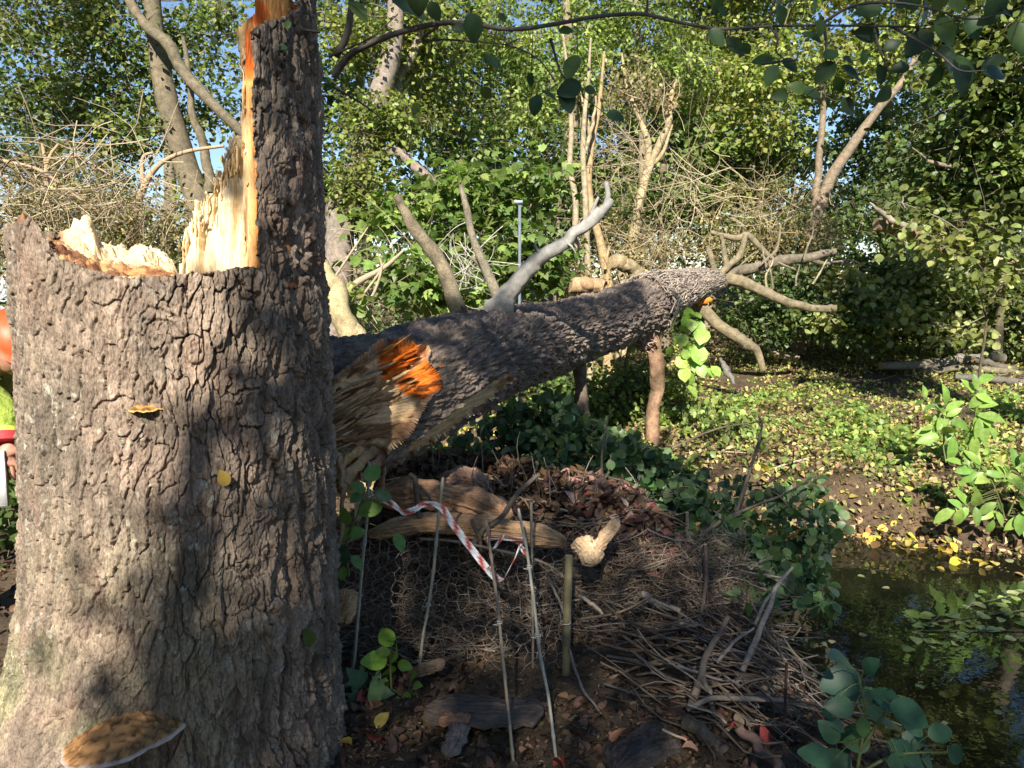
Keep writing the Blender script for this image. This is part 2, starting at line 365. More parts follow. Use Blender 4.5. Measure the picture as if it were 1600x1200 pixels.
def cylY(x, y):
    dx = (x - 800) / F; dy_ = CP + (600 - y) / F * SP; a = dx ** 2 + dy_ ** 2; b = -2 * (SC[0] * dx + SC[1] * dy_); c = SC @ SC - .47 ** 2
    return dy_ * (-b - np.sqrt(np.maximum(b * b - 4 * a * c, 0))) / (2 * a)
def slab(name, poly, Yf, thick, colf, parent, m, step=2.5, amp=.018, fs=(70, 70, 9), jit=9, seed=0):
    """upright splintered slab of wood with real depth; outline in photo pixels, front face at depth Yf(px,py)"""
    p = np.array(poly, float); gx = np.arange(p[:, 0].min() - 8, p[:, 0].max() + 8, step); gy = np.arange(p[:, 1].min() - 8, p[:, 1].max() + 8, step)
    GX, GY = np.meshgrid(gx, gy); B = at(GX, GY, Yf(GX, GY))
    j = jit * (fbm3(B + seed, (110, 110, 10), 3) - .5) * 2
    ins = inpoly(GX + .5 * j, GY + 2.6 * j, poly)
    fq = fbm3(B + seed + 3, (55, 55, 7), 4) * 7; d = amp * .9 * ((np.floor(fq) + ss(0, .2, fq - np.floor(fq))) / 7 - .5) * 2 + amp * .6 * (fbm3(B + seed, fs, 4) - .5) * 2 + amp * .5 * (fbm3(B + seed, (18, 18, 3), 3) - .5) * 2
    Fv = B.copy(); Fv[..., 1] += d
    q = gridq(len(gy), len(gx)); q = q[ins.ravel()[q].all(1)]
    nV = GX.size; Bk = B.copy(); Bk[..., 1] += thick + .5 * d; Bk[..., 0] += thick * B[..., 0] / B[..., 1] * .3
    e = {}
    for f in q:
        for a in range(4):
            k = (f[a], f[(a + 1) % 4]); e[k] = 1
    be = [k for k in e if (k[1], k[0]) not in e]
    side = []
    L = 5; lay = [Fv.reshape(-1, 3)]
    for l in range(1, L):
        w_ = l / L; mV = Fv * (1 - w_) + Bk * w_; mV = mV + (fbm3(mV + 3, (70, 70, 12), 3) - .5)[..., None] * .02; lay.append(mV.reshape(-1, 3))
    lay.append(Bk.reshape(-1, 3))
    for a, b in be:
        for l in range(L): side.append((a + l * nV, a + (l + 1) * nV, b + (l + 1) * nV, b + l * nV))
    allV = np.vstack(lay); Q = np.vstack([q, q[:, ::-1] + L * nV, np.array(side)])
    C = colf(GX, GY, B).reshape(-1, 3); C = np.tile(C, (L + 1, 1))
    V_, Q_, C_ = compact(allV, Q, C)
    return mk(name, V_, None, m, parent, C_, quads=Q_[:, ::-1])
def c_pale(gx, gy, B):
    t = fbm3(B, (40, 40, 3), 4)[..., None]; t5 = fbm3(B + 2, (110, 110, 22), 3)[..., None]; c = np.array([.82, .66, .42]) * (.62 + .5 * t + .3 * t5)
    o = (ss(.5, .68, fbm3(B + 4, (12, 12, 2), 3)) * .5)[..., None]; c = c * (1 - o) + np.array([.62, .33, .10]) * o
    g_ = (ss(22, 8, np.abs(gx - 366)) * ss(30, 15, np.abs(gy - 285)) * .7)[..., None]; c = c * (1 - g_) + np.array([.30, .26, .19]) * g_
    r_ = ss(425, 437, gy + 10 * (t[..., 0] - .5))[..., None]; return c * (1 - r_) + np.array([.4, .2, .09]) * r_
def c_org(gx, gy, B):
    t = fbm3(B, (45, 45, 3), 4)[..., None]; a = np.array([.70, .31, .09]); p = np.array([.74, .52, .27]); r = np.array([.78, .13, .012])
    edge = np.interp(gy, [0, 100, 200, 300, 420], [383, 388, 394, 396, 396])
    m = ss(-14, 4, gx - edge + 8 * (t[..., 0] - .5))[..., None]; c = (p * (1 - m) + a * m) * (.5 + .6 * t + .4 * fbm3(B + 2, (110, 110, 22), 3)[..., None])
    for (x, y, sx, sy) in ((390, 85, 9, 45), (402, 205, 8, 26), (409, 290, 10, 42), (403, 20, 18, 22), (412, 380, 7, 40)):
        k = np.exp(-((gx - x) / sx) ** 2 - ((gy - y) / sy) ** 2); k = ss(.3, .6, k + .35 * (fbm3(B, (50, 50, 20), 3) - .5))[..., None] * .9
        c = c * (1 - k) + r * k
    dk = ss(.62, .7, fbm3(B + 8, (60, 60, 6), 3))[..., None] * .7; return c * (1 - dk) + np.array([.13, .05, .02]) * dk
slab('pale_wood_sheet', [(272, 440), (280, 425), (287, 395), (292, 355), (300, 332), (318, 312), (338, 275), (348, 268), (352, 240), (358, 215), (378, 217), (392, 232), (392, 440)],
     lambda x, y: 2.44 - .06 * (x - 280) / 100 + .02 * np.sin(x * .12), .07, c_pale, stump, M_WOOD, seed=2)
slab('orange_wood_strip', [(375, 440), (372, 418), (378, 330), (378, 232), (374, 190), (376, 110), (368, 46), (372, 38), (384, 30), (398, 20), (401, -2), (412, -22), (440, -30), (452, 5), (458, 60), (455, 440)],
     lambda x, y: cylY(np.maximum(x, 400), y) + .035 + .05 * ss(400, 372, x), .30, c_org, stump, M_WOOD, seed=5, amp=.014, jit=4)
slab('spar_heartwood', [(415, 470), (412, 40), (455, 30), (470, 10), (480, -30), (478, -40), (480, 25), (480, 470)],
     lambda x, y: cylY(x, y) + .10, .20, c_org, stump, M_WOOD, seed=8, step=5)

# bracket fungi
def bracket(name, pxc, pyc, w_, prot, th, tilt, cols, label, sag=.0):
    P, n = stump_px(pxc, pyc); a = np.array([-n[1], n[0], 0]); a = a if a[0] > 0 else -a
    a = norm(a + np.array([0, 0, tilt])); up = norm(np.cross(a, n)); up = up if up[2] > 0 else -up
    T_, R_ = 70, 36; th_ = np.linspace(0, math.pi, T_); s = np.linspace(0, 1, R_); TH, SS = np.meshgrid(th_, s)
    edge = 1 + .025 * np.sin(TH * 7) + .02 * np.sin(TH * 13 + 1)
    x = np.cos(TH) * w_ / 2 * SS * edge; y = np.sin(TH) * prot * SS * edge - .035 * (1 - SS) - .012
    k = fbm2(x * 60 + 5, y * 60 + 3, 4); crk = ss(.42, .5, np.abs(fbm2(x * 26, y * 40, 3) - .5) * 8)
    top = th * .55 * (1 - SS ** 2.2) + .012 * (k - .5) - .005 * (1 - crk) * ss(.95, .7, SS) - sag * SS ** 2 - prot * .25 * SS
    bot = top - th * (.95 - .75 * SS) * np.clip(1 - SS, .12, 1) ** .5
    V = []; C = []
    for zz_, isb in ((top, 0), (bot, 1)):
        V.append(P + x[..., None] * a + y[..., None] * n + zz_[..., None] * up)
        rim = ss(.94, .985, SS)[..., None]; rg = .82 + .18 * np.sin(SS * 26 + 3 * k)[..., None]; c = (np.array(cols[0]) * (.72 + .56 * k[..., None])) * rg * (.45 + .55 * crk[..., None])
        if isb: c = np.broadcast_to(np.array(cols[1]), c.shape) * (.8 + .3 * k[..., None])
        C.append(c * (1 - rim) + np.array(cols[1]) * rim)
    m = MB(); nn = T_ * R_; Q = gridq(R_, T_); rimQ = [( (R_ - 1) * T_ + i, (R_ - 1) * T_ + i + 1, nn + (R_ - 1) * T_ + i + 1, nn + (R_ - 1) * T_ + i) for i in range(T_ - 1)]
    m.add(np.vstack([V[0].reshape(-1, 3), V[1].reshape(-1, 3)]), Q=np.vstack([Q, Q[:, ::-1] + nn, rimQ]), C=np.vstack([C[0].reshape(-1, 3), C[1].reshape(-1, 3)]))
    o = m.build(name, M_FUNG, stump); o['label'] = label
bracket('bracket_fungus', 190, 1128, .36, .17, .060, .20, [(.47, .245, .10), (.46, .38, .34)], 'large orange brown bracket fungus with a pale rim near the foot of the stump')
bracket('bracket_fungus', 229, 634, .098, .045, .03, .05, [(.52, .27, .09), (.60, .42, .14)], 'small orange bracket fungus halfway up the bark')

# leaves caught on the bark
def bark_leaf(px, py, size, d, c, lab):
    P, n = stump_px(px, py); m = MB(); right = norm(np.array([-n[1], n[0], 0])); right = right if right[0] > 0 else -right
    D = right * d[0] + np.array([0, 0, d[1]]); leaves(m, L_NEAR, [P + n * .026 - D * size * .5], size, D, n, c, 0, 0)
    tag(m.build('fallen_leaf', M_LEAFD), lab, 'leaf')
bark_leaf(347, 745, .042, (-.4, 1), (.36, .23, .05), 'yellow and brown leaf caught on the bark of the stump')
bark_leaf(474, 995, .065, (-.3, .9), (.08, .10, .02), 'dark green leaf caught low on the shaded side of the stump')

# ------------------------------------------------------------------ fallen trunk
ctr = spline([at(430, 652, 3.40), at(520, 640, 3.42), at(600, 622, 3.55), at(700, 581, 3.95), at(800, 545, 4.85), at(900, 516, 6.05), at(1000, 483, 7.55), at(1024, 463, 7.9), at(1055, 455, 8.3), at(1095, 441, 8.9), at(1125, 438, 9.3), at(1150, 437, 9.6)], 760)
rk = np.array([.33, .33, .315, .285, .27, .262, .285, .222, .19, .14, .09, .05]); rad = np.interp(np.linspace(0, 11, 760), range(12), rk)
trunk = thing('fallen_tree_trunk', (ctr[200][0], ctr[200][1], .1), 'long fallen trunk with dark ridged bark, propped on its own limbs behind the stump', 'fallen tree')
seg = np.concatenate([[0], np.cumsum(np.linalg.norm(np.diff(ctr, axis=0), axis=1))])
# resample evenly
ns = 1300; s_ = seg[-1] * np.linspace(0, 1, ns) ** 1.45; ctr = np.stack([np.interp(s_, seg, ctr[:, k]) for k in range(3)], -1); rad = np.interp(s_, seg, rad)
T_, N_, B_ = frames(ctr); nth = 460; th = np.arange(nth) / nth * 2 * math.pi
dirs = N_[:, None] * np.cos(th)[None, :, None] + B_[:, None] * np.sin(th)[None, :, None]
base = ctr[:, None] + dirs * rad[:, None, None]
TH, SS_ = np.meshgrid(th, s_); uu = TH * .33
wx = fbm3(base, 4, 4) - .5; wf = fbm3(base + 8, 20, 3) - .5
def pl2(u, v, su, sv, seed, edge):
    per = int(round(.33 * 2 * math.pi / su)); su = .33 * 2 * math.pi / per
    F1, F2, ID, DX, DY = voro(u / su, v / sv, per, seed); e = np.clip((F2 - F1) / edge, 0, 1); return e * e * (3 - 2 * e), ID, DX, DY
e1, i1, dx1, _ = pl2(uu + .10 * wx + .02 * wf, SS_ + .12 * wx, .034, .15, 3, .35)
e2, i2, _, _ = pl2(uu + .05 * wx + .02 * wf, SS_ + .05 * wf, .017, .055, 7, .4)
Lc = np.stack([np.cos(TH) * rad[:, None] + .02 * wf, np.sin(TH) * rad[:, None] + .03 * wx, SS_ + 0 * TH], -1)
r1 = 1 - np.abs(2 * fbm3(Lc, (26, 26, 5.5), 3) - 1); r2 = 1 - np.abs(2 * fbm3(Lc + 7, (60, 60, 16), 3) - 1); fk = fbm3(Lc + 3, (50, 50, 22), 4) * 5; fk = (np.floor(fk) + ss(0, .3, fk - np.floor(fk))) / 5
h = -.020 * ss(.66, .95, r1) - .008 * ss(.7, .95, r2) + .012 * e1 * (i1 - .5) + .006 * (e1 - 1) + .015 * (fk - .5) + .007 * (fbm3(base, 90, 3) - .5) + .05 * (fbm3(base + 2, 3, 3) - .5)
px, py = proj(base); jit = 14 * (fbm3(base, 12, 4) - .5)
facing = (dirs * (np.array([0, 0, CZ]) - base)).sum(-1) > -.08
wound = [(400, 600), (520, 592), (548, 575), (578, 549), (605, 534), (640, 534), (655, 547), (666, 539), (672, 552), (668, 568), (688, 590), (690, 608), (670, 626), (650, 655), (625, 690), (600, 715), (575, 740), (540, 760), (400, 780)]
band = [(600, 742), (640, 712), (662, 688), (702, 655), (742, 622), (790, 590), (812, 584), (796, 606), (742, 652), (704, 680), (655, 712), (620, 742)]
inw = inpoly(px + jit, py + jit, wound) & facing; inb = inpoly(px + jit * .7, py + jit * .7, band) & facing
soft = inw.astype(float)
soft2 = soft.copy()
for _ in range(14): soft2 = (soft2 + np.roll(soft2, 1, 0) + np.roll(soft2, -1, 0) + np.roll(soft2, 1, 1) + np.roll(soft2, -1, 1)) / 5
for _ in range(6): soft = (soft + np.roll(soft, 1, 0) + np.roll(soft, -1, 0) + np.roll(soft, 1, 1) + np.roll(soft, -1, 1)) / 5
lv = fbm3(Lc + 4, (10, 10, 2.6), 4); ter = np.floor(lv * 9) / 9 * .6 + lv * .4
t2_ = fbm3(Lc + 30, (34, 34, 4), 4) * 5; ter2 = (np.floor(t2_) + ss(0, .25, t2_ - np.floor(t2_))) / 6
sc_f = np.stack([uu * 110, SS_ * 9, 0 * uu], -1); fibl = fbm3(sc_f, 1, 4) - .5
dpx = np.full(px.shape, 99.); W_ = wound + [wound[0]]; xi_, yi_ = (px + jit)[inw], (py + jit)[inw]; dd = np.full(xi_.shape, 99.)
for (ax, ay), (bx, by) in zip(W_[:-1], W_[1:]):
    t_ = np.clip(((xi_ - ax) * (bx - ax) + (yi_ - ay) * (by - ay)) / ((bx - ax) ** 2 + (by - ay) ** 2), 0, 1); dd = np.minimum(dd, np.hypot(xi_ - ax - t_ * (bx - ax), yi_ - ay - t_ * (by - ay)))
dpx[inw] = dd
hw = -(.026 + .03 * ss(0, 12, dpx) + .20 * ss(2, 60, dpx) * np.clip(ter - .18, 0, 1)) + .028 * fibl + .02 * (ter2 - .5)
kk = np.clip(soft2 * 3, 0, 1); h = h * (1 - kk) + (.012 + .008 * (fk - .5)) * kk; h = np.where(inw, hw, h); h = np.where(inb & ~inw, -.035 + .02 * fibl + .01 * (lv - .5), h)
V = base + dirs * h[..., None]
q = gridq(ns, nth, True); woodm = (inw | inb).ravel(); fw = woodm[q].sum(1) >= 2
t1 = fbm3(base + 50, 5, 3); cb = (np.array([.15, .128, .125]) * (1 - ss(.4, .65, t1)[..., None]) + np.array([.22, .18, .155]) * ss(.4, .65, t1)[..., None]) * (.8 + .4 * i1 * e1 + .2 * i2)[..., None]
tw = fbm3(np.stack([uu * 100, SS_ * 9, lv * 6], -1), 1, 4)
cw = np.array([.74, .50, .27]) * (.35 + 1.3 * tw[..., None]); st = ss(.52, .60, fbm3(Lc + 21, (16, 16, 5), 5))[..., None]; cw = cw * (1 - st * .8) + np.array([.16, .075, .035]) * st * .8
ps = ss(.47, .58, fbm3(Lc + 33, (14, 14, 3), 5))[..., None]; cw = cw * (1 - ps * .7) + np.array([.76, .58, .34]) * ps * .7
eb = ss(7, 2, dpx)[..., None] * .8; cw = cw * (1 - eb) + np.array([.17, .085, .05]) * eb
oz = np.maximum(np.exp(-((px - 630) / 42) ** 2 - ((py - 552) / 26) ** 2), np.exp(-((px - 668) / 36) ** 2 - ((py - 592) / 40) ** 2))
oz = ss(.28, .62, oz + .45 * (fbm3(base, 14, 3) - .5))[..., None]; cw = cw * (1 - oz) + np.array([.68, .17, .018]) * (.15 + 1.1 * fbm3(Lc + 60, (60, 60, 20), 4)[..., None] + .5 * tw[..., None]) * (1 - .8 * ss(.56, .62, fbm3(Lc + 80, (40, 40, 14), 4))[..., None]) * oz; cw = np.where((inb & ~inw)[..., None], cw * .8, cw)
Vf = V.reshape(-1, 3)
a, b, c = compact(Vf, q[~fw], cb.reshape(-1, 3)); mk('bark', a, None, M_TBARK, trunk, c, quads=b[:, ::-1])
a, b, c = compact(Vf, q[fw], cw.reshape(-1, 3)); mk('torn_wood', a, None, M_WOODL, trunk, c, quads=b[:, ::-1])
# closed far end and near end
for e in (0, -1):
    m = MB(); ring = V[e]; m.add(np.vstack([ring, ctr[e][None]]), T=[(i, (i + 1) % nth, nth) for i in range(nth)], C=(.3, .2, .1)); m.build('broken_end', M_WOODL, trunk)
# ragged slivers hanging from the wound
m = MB()
def sliver(pts, wd, c, mb, n=26, k=7, fl=.35):
    P = spline(path(pts), n); P = P + (np.stack([fbm2(np.arange(n) * .7 + 3 * k_, np.zeros(n) + 8.1 * len(mb.V), 2) for k_ in range(3)], -1) - .5) * wd * .9
    T, Nn, B = frames(P); a = np.arange(k) / k * 2 * math.pi
    w_ = np.interp(np.linspace(0, 1, n), np.linspace(0, 1, len(wd) if np.ndim(wd) else 1), wd) if np.ndim(wd) else np.full(n, wd)
    w_ = w_ * (.8 + .4 * R.random(n)); w_[-1] *= .2
    V = P[:, None] + (Nn[:, None] * np.cos(a)[None, :, None] * fl + B[:, None] * np.sin(a)[None, :, None]) * w_[:, None, None] * (1 + .25 * (R.random((1, k, 1)) - .5))
    mb.add(V, Q=gridq(n, k, True), C=np.array(c) * (.8 + .4 * R.random((n * k, 1))))
sliver([(655, 636, 3.48), (640, 665, 3.42), (615, 695, 3.33), (590, 722, 3.25), (565, 752, 3.15)], .03, (.36, .19, .14), m)
sliver([(640, 668, 3.45), (610, 706, 3.34), (585, 730, 3.26), (572, 760, 3.2)], .022, (.40, .23, .15), m)
sliver([(612, 690, 3.36), (580, 712, 3.25), (545, 740, 3.1), (528, 760, 3.05)], .030, (.42, .28, .15), m)
sliver([(566, 700, 3.2), (540, 722, 3.12), (524, 745, 3.05)], .028, (.50, .33, .16), m)
m.build('bark_splinter', M_WOODL, trunk)
m = MB(); sliver([(602, 728, 3.3), (596, 760, 3.25), (588, 800, 3.22)], .018, (.34, .20, .12), m); m.build('bark_splinter', M_WOODL, trunk)
m = MB(); sliver([(531, 880, 2.98), (536, 800, 2.98), (533, 735, 2.98), (530, 706, 2.98)], .028, (.36, .25, .15), m); tag(m.build('wood_splinter', M_WOODL), 'upright grey brown wood splinter standing beside the right edge of the stump', 'splinter')
m = MB(); WP = [(505 + random.random() * 180, 545 + random.random() * 190) for _ in range(130)]; k_ = 0
for (x, y) in WP:
    if not inpoly(np.array([x]), np.array([y]), wound)[0] or not inpoly(np.array([x + 14.]), np.array([y - 14.]), wound)[0]: continue
    Yb = np.interp(x, proj(ctr)[0][:700], ctr[:700, 1]) - .27 + .10 * abs(y - np.interp(x, proj(ctr)[0][:700], proj(ctr)[1][:700])) / 100; L = random.uniform(20, 80); sl_ = random.gauss(-.55, .12)
    c_ = random.choice([(.62, .45, .24), (.42, .26, .13), (.72, .56, .34), (.20, .10, .05), (.50, .30, .15)])
    if (x > 598 and y < 575) or (x > 645 and y < 628): c_ = random.choice([(.80, .20, .015), (.70, .13, .01), (.85, .36, .07)])
    sliver([(x - L / 2, y - sl_ * L / 2, Yb + .03), (x, y, Yb + random.uniform(-.02, .01)), (x + L / 2, y + sl_ * L / 2, Yb + random.uniform(-.02, .03))], random.uniform(.003, .009), c_, m, 9, 5, .3)
m.build('wood_fibres', M_WOODL, trunk)['kind'] = 'stuff'
m = MB()
for j in range(90):     # upright shards along the torn edges of the stump
    if j < 45: x = random.uniform(282, 372); y = np.interp(x, [280, 292, 318, 345, 358, 378], [420, 350, 308, 268, 220, 216]) + random.uniform(4, 40); Yb = 2.43 - .06 * (x - 280) / 100
    elif j < 70: x = random.uniform(376, 398); y = random.uniform(60, 400); Yb = float(cylY(np.array(400.), np.array(y))) + .08
    else: x = random.uniform(110, 270); y = np.interp(x, backpx[:, 0], backpx[:, 1]) + 22; Yb = 2.86 - .0005 * (x - 110)
    L = random.uniform(14, 50); c_ = random.choice([(.82, .66, .42), (.72, .54, .30), (.60, .38, .17), (.88, .74, .5)])
    sliver([(x, y + L * .6, Yb), (x + random.gauss(0, 1), y, Yb - .012), (x + random.gauss(0, 3), y - L * .4, Yb - random.uniform(.0, .03))], random.uniform(.003, .008), c_, m, 8, 5, .5)
m.build('wood_shards', M_WOOD, stump)['kind'] = 'stuff'
# limbs, each a part
def limb(pts, r, cc=(.24, .21, .17), n=40, k=14, name='limb', lab=None, mt=None, endc=(.42, .33, .20), parent=trunk, extra=()):
    P = spline(path(pts), n); P = P + (np.stack([n2(np.linspace(0, n * .22, n) + 9 * j, np.zeros(n) + P[0, 0] * 5) for j in range(3)], -1) - .5) * np.mean(r) * .35
    n4 = n * 3; P = spline(P, n4); tt_ = np.linspace(0, 1, n4); r_ = np.interp(tt_, np.linspace(0, 1, len(r)), r) * .84; m = MB(); T, Nn, B = frames(P); k = 30; a = np.arange(k) / k * 2 * math.pi
    sl_ = np.concatenate([[0], np.cumsum(np.linalg.norm(np.diff(P, axis=0), axis=1))]); sd = 10 * P[0, 0]
    Q3 = np.stack([np.cos(a)[None] * r_[:, None] + sd, np.sin(a)[None] * r_[:, None] + sd, sl_[:, None] + 0 * a[None]], -1); lum = .35 * (fbm3(Q3, (9, 9, 7), 3) - .5) + .22 * (fbm3(Q3, (60, 60, 14), 3) - .5)
    kn = 0
    for _ in range(int(3 + sl_[-1] * 3)):
        c_i = R.integers(8, n4 - 4); a_i = R.random() * 6.28; kn = kn + .55 * np.exp(-((sl_[:, None] - sl_[c_i]) / (r_[c_i] * .5)) ** 2 - ((np.mod(a[None] - a_i + math.pi, 2 * math.pi) - math.pi) / .45) ** 2)
    Vv = P[:, None] + (Nn[:, None] * np.cos(a)[None, :, None] + B[:, None] * np.sin(a)[None, :, None]) * (r_[:, None] * (1 + lum + kn * .5))[..., None]
    Cc = np.array(cc) * (.75 + .5 * fbm3(Q3, (20, 20, 6), 3)[..., None]) * (1 - .35 * np.clip(kn, 0, 1)[..., None] * 1); m.add(Vv, Q=gridq(n4, k, True), C=Cc.reshape(-1, 3))
    for e in (0, n4 - 1): m.add(np.vstack([Vv[e], P[e][None]]), T=[(i, (i + 1) % k, k) for i in range(k)], C=endc)
    for (p2, r2) in extra: m.tube(spline(path(p2), 14), np.array(r2, float) * .85, 9, cc, .1, True, endc)
    o = m.build(name, mt or (M_SMOOTH if cc[2] > .2 else M_TBARK), parent)
    if lab: o['label'] = lab
    return o
limb([(722, 505, 4.15), (705, 455, 4.15), (685, 405, 4.2), (655, 365, 4.2), (634, 335, 4.2), (618, 306, 4.2)], [.062, .052, .046, .040, .034, .026], (.19, .165, .12), lab='thick sawn limb leaning left above the trunk')
limb([(785, 478, 4.75), (770, 445, 4.75), (752, 405, 4.75), (740, 372, 4.75), (730, 330, 4.75), (719, 288, 4.75)], [.045, .036, .03, .026, .024, .016], (.22, .20, .16), extra=[([(768, 440, 4.75), (750, 415, 4.8), (735, 402, 4.8)], [.018, .014, .01])], lab='slim curved limb standing up from the trunk')
limb([(778, 492, 4.65), (800, 452, 4.6), (832, 415, 4.55), (870, 388, 4.5), (905, 360, 4.5), (938, 331, 4.5)], [.10, .064, .052, .046, .042, .040], (.29, .28, .26), n=60, k=18, lab='smooth grey limb rising to the right with a forked tip',
     extra=[([(930, 340, 4.5), (948, 322, 4.5), (956, 312, 4.5)], [.038, .03, .024]), ([(946, 325, 4.5), (950, 305, 4.5), (947, 284, 4.5)], [.024, .019, .017]), ([(922, 348, 4.5), (926, 328, 4.5), (935, 308, 4.5)], [.020, .014, .009]), ([(850, 402, 4.5), (838, 388, 4.5), (836, 378, 4.5)], [.012, .009, .007]), ([(880, 378, 4.5), (892, 384, 4.45), (900, 396, 4.45)], [.010, .007, .003])])
limb([(1008, 512, 7.35), (1022, 545, 7.4), (1028, 600, 7.45), (1020, 640, 7.45), (1021, 694, 7.45)], [.10, .085, .08, .075, .085], (.30, .20, .14), name='prop_limb', mt=M_TBARK, lab='stout brown limb propping the trunk off the ground')
limb([(905, 568, 5.9), (908, 605, 5.9), (912, 640, 5.85), (925, 672, 5.8), (945, 705, 5.75)], [.075, .055, .05, .045, .03], (.15, .12, .10), name='prop_limb', mt=M_TBARK, lab='dark crooked limb under the middle of the trunk')
GR = (.21, .185, .13)
limb([(1118, 445, 9.3), (1145, 425, 9.3), (1180, 417, 9.4), (1215, 408, 9.5), (1262, 404, 9.6), (1304, 394, 9.8)], [.12, .09, .075, .07, .065, .05], (.18, .16, .13), extra=[([(1262, 404, 9.6), (1290, 412, 9.7), (1330, 408, 9.8), (1360, 420, 9.9)], [.04, .03, .02, .008])])
limb([(1125, 432, 9.3), (1160, 440, 9.2), (1195, 455, 9.1), (1235, 474, 9.1), (1270, 482, 9.1), (1306, 483, 9.1)], [.10, .08, .07, .06, .055, .05], GR)
limb([(1068, 455, 8.8), (1095, 480, 8.8), (1125, 510, 8.7), (1160, 532, 8.6), (1182, 548, 8.6), (1192, 578, 8.6)], [.10, .085, .075, .07, .055, .04], (.20, .175, .12))
limb([(1120, 440, 9.2), (1135, 418, 9.2), (1155, 400, 9.2), (1166, 368, 9.2)], [.06, .05, .045, .035], GR)
limb([(1118, 432, 9.5), (1112, 405, 9.5), (1106, 385, 9.5)], [.05, .04, .035], GR)
limb([(1135, 420, 9.6), (1132, 395, 9.6), (1127, 366, 9.6)], [.04, .035, .03], GR)
limb([(1110, 362, 9.9), (1150, 372, 9.9), (1168, 366, 9.9), (1185, 384, 9.9), (1200, 400, 9.9), (1212, 412, 9.9)], [.03, .045, .045, .045, .04, .04], GR, extra=[([(1205, 402, 9.9), (1215, 385, 9.9), (1220, 350, 9.9)], [.03, .022, .014])])
limb([(1000, 428, 8.2), (975, 412, 8.1), (955, 410, 8.0)], [.08, .09, .08], (.33, .27, .17), mt=M_TBARK)
limb([(945, 447, 7.2), (915, 446, 7.2), (893, 447, 7.2)], [.07, .085, .08], (.34, .24, .15), mt=M_TBARK)
for j in range(12):    # thin crooked side branches at the crown end
    x0 = random.uniform(1080, 1290); y0 = np.interp(x0, [1080, 1140, 1200, 1300], [430, 425, 412, 400]) + random.choice((0, 0, 40)) * (x0 > 1140); Yb = 9.3; up = random.choice((1, 1, -.6)); L = random.uniform(22, 60); dx = random.uniform(-15, 45)
    limb([(x0, y0, Yb), (x0 + dx * .4 + random.gauss(0, 2), y0 - up * L * .4, Yb), (x0 + dx * .75 + random.gauss(0, 2), y0 - up * L * .75, Yb + .05), (x0 + dx + random.gauss(0, 2), y0 - up * L, Yb + .1)], [.018, .014, .011, .004], random.choice([GR, (.2, .18, .14), (.34, .30, .2)]), n=14, name='side_branch')
# matted roots of ivy round the crown end of the trunk
m = MB()
def surf(s, t):
    i = min(ns - 1, int(s * (ns - 1))); return ctr[i], ctr[i] + (N_[i] * math.cos(t) + B_[i] * math.sin(t)) * rad[i]
Sx = proj(ctr)[0]; s0 = np.searchsorted(Sx, 1000) / ns; s1 = .985
for k in range(2600):
    s = s0 + (s1 - s0) * random.random() ** .9; t = random.random() * 6.283; L = random.uniform(.05, .16) / seg[-1]; dt = random.gauss(0, .5); pts = []
    for j in range(5):
        c_, p_ = surf(min(.998, s + L * j * .8 * random.choice((1, .6))), t + dt * j / 4 + random.gauss(0, .06)); pts.append(c_ + (p_ - c_) * (1.0 + random.uniform(.02, .22)))
    g_ = random.uniform(.7, 1.3); m.tube(pts, random.uniform(.003, .008), 3, tuple(np.array((.41, .345, .295)) * g_), cap=False)
for k in range(260):   # shaggy collar hanging at the prop
    b0 = at(1000 + random.gauss(0, 7), 478 + random.random() * 60, 7.35 + random.gauss(0, .06)); L = random.uniform(.04, .11)
    m.tube([b0, b0 + [random.gauss(.02, .03), random.gauss(0, .03), -L * .5], b0 + [random.gauss(.03, .04), random.gauss(0, .04), -L]], random.uniform(.004, .012), 3, (.37, .27, .23), cap=False)
o = m.build('ivy_root_mat', M_TWIG, trunk); o['label'] = 'pinkish mat of fibrous ivy roots wrapped round the thin end'
m = MB(); sliver([(1090, 474, 8.7), (1102, 471, 8.7), (1113, 468, 8.7)], .03, (.65, .2, .03), m, 12)
m.build('orange_break', M_WOODL, trunk)
# ------------------------------------------------------------------ ground, stream
NX = [-60, -20, -6, -1, .3, .9, 1.12, 1.32, 1.9, 4, 12, 60]; NY = [34, 16, 8.2, 6.0, 5.4, 4.7, 4.0, 2.9, 2.2, 1.0, -3, -30]
FX = [-60, -20, -6, 0, 1.6, 2.6, 3.6, 5.5, 9, 20, 60]; FY = [40, 19, 11, 7.0, 6.15, 5.72, 5.2, 4.5, 3.2, -1, -18]
WZ = -.30
def ground_z(x, y):
    dn = np.interp(x, NX, NY) - y; df = y - np.interp(x, FX, FY) + .25 * (fbm2(x * 1.3 + 40, y * 1.3, 3) - .5)
    near = -.62 + .62 * ss(-.35, .35, dn) + .03 * (fbm2(x * 2, y * 2, 3) - .5)
    step = ss(.12, .55, df) * .34 * (.6 + .8 * fbm2(x * .9 + 3, y * .9, 3))
    far = -.62 + .30 * ss(-.9, 0.02, df) + step + np.clip(df, 0, 14) * .072 + np.clip(df - 14, 0, 26) * .02 + .25 * ss(7, 14, df) + .10 * (fbm2(x * .8 + 9, y * .8, 4) - .5) * ss(0, 2, df) + .05 * (fbm2(x * 4, y * 4, 4) - .5) * ss(-.2, .6, df)
    return np.maximum(near, far)
def axis(lo, hi, st, out):
    a = np.arange(lo, hi + 1e-6, st); g = [st]; o = []
    x = hi; 
    while x < out: st2 = max(st, (x - hi) * .22 + st * 1.5); x += st2; o.append(x)
    l = [lo + hi - v for v in o]; return np.concatenate([l[::-1], a, o])
gx = axis(-4.0, 9.0, .035, 420); gy = axis(1.2, 15.0, .035, 420)
GX, GY = np.meshgrid(gx, gy); GZ = ground_z(GX, GY)
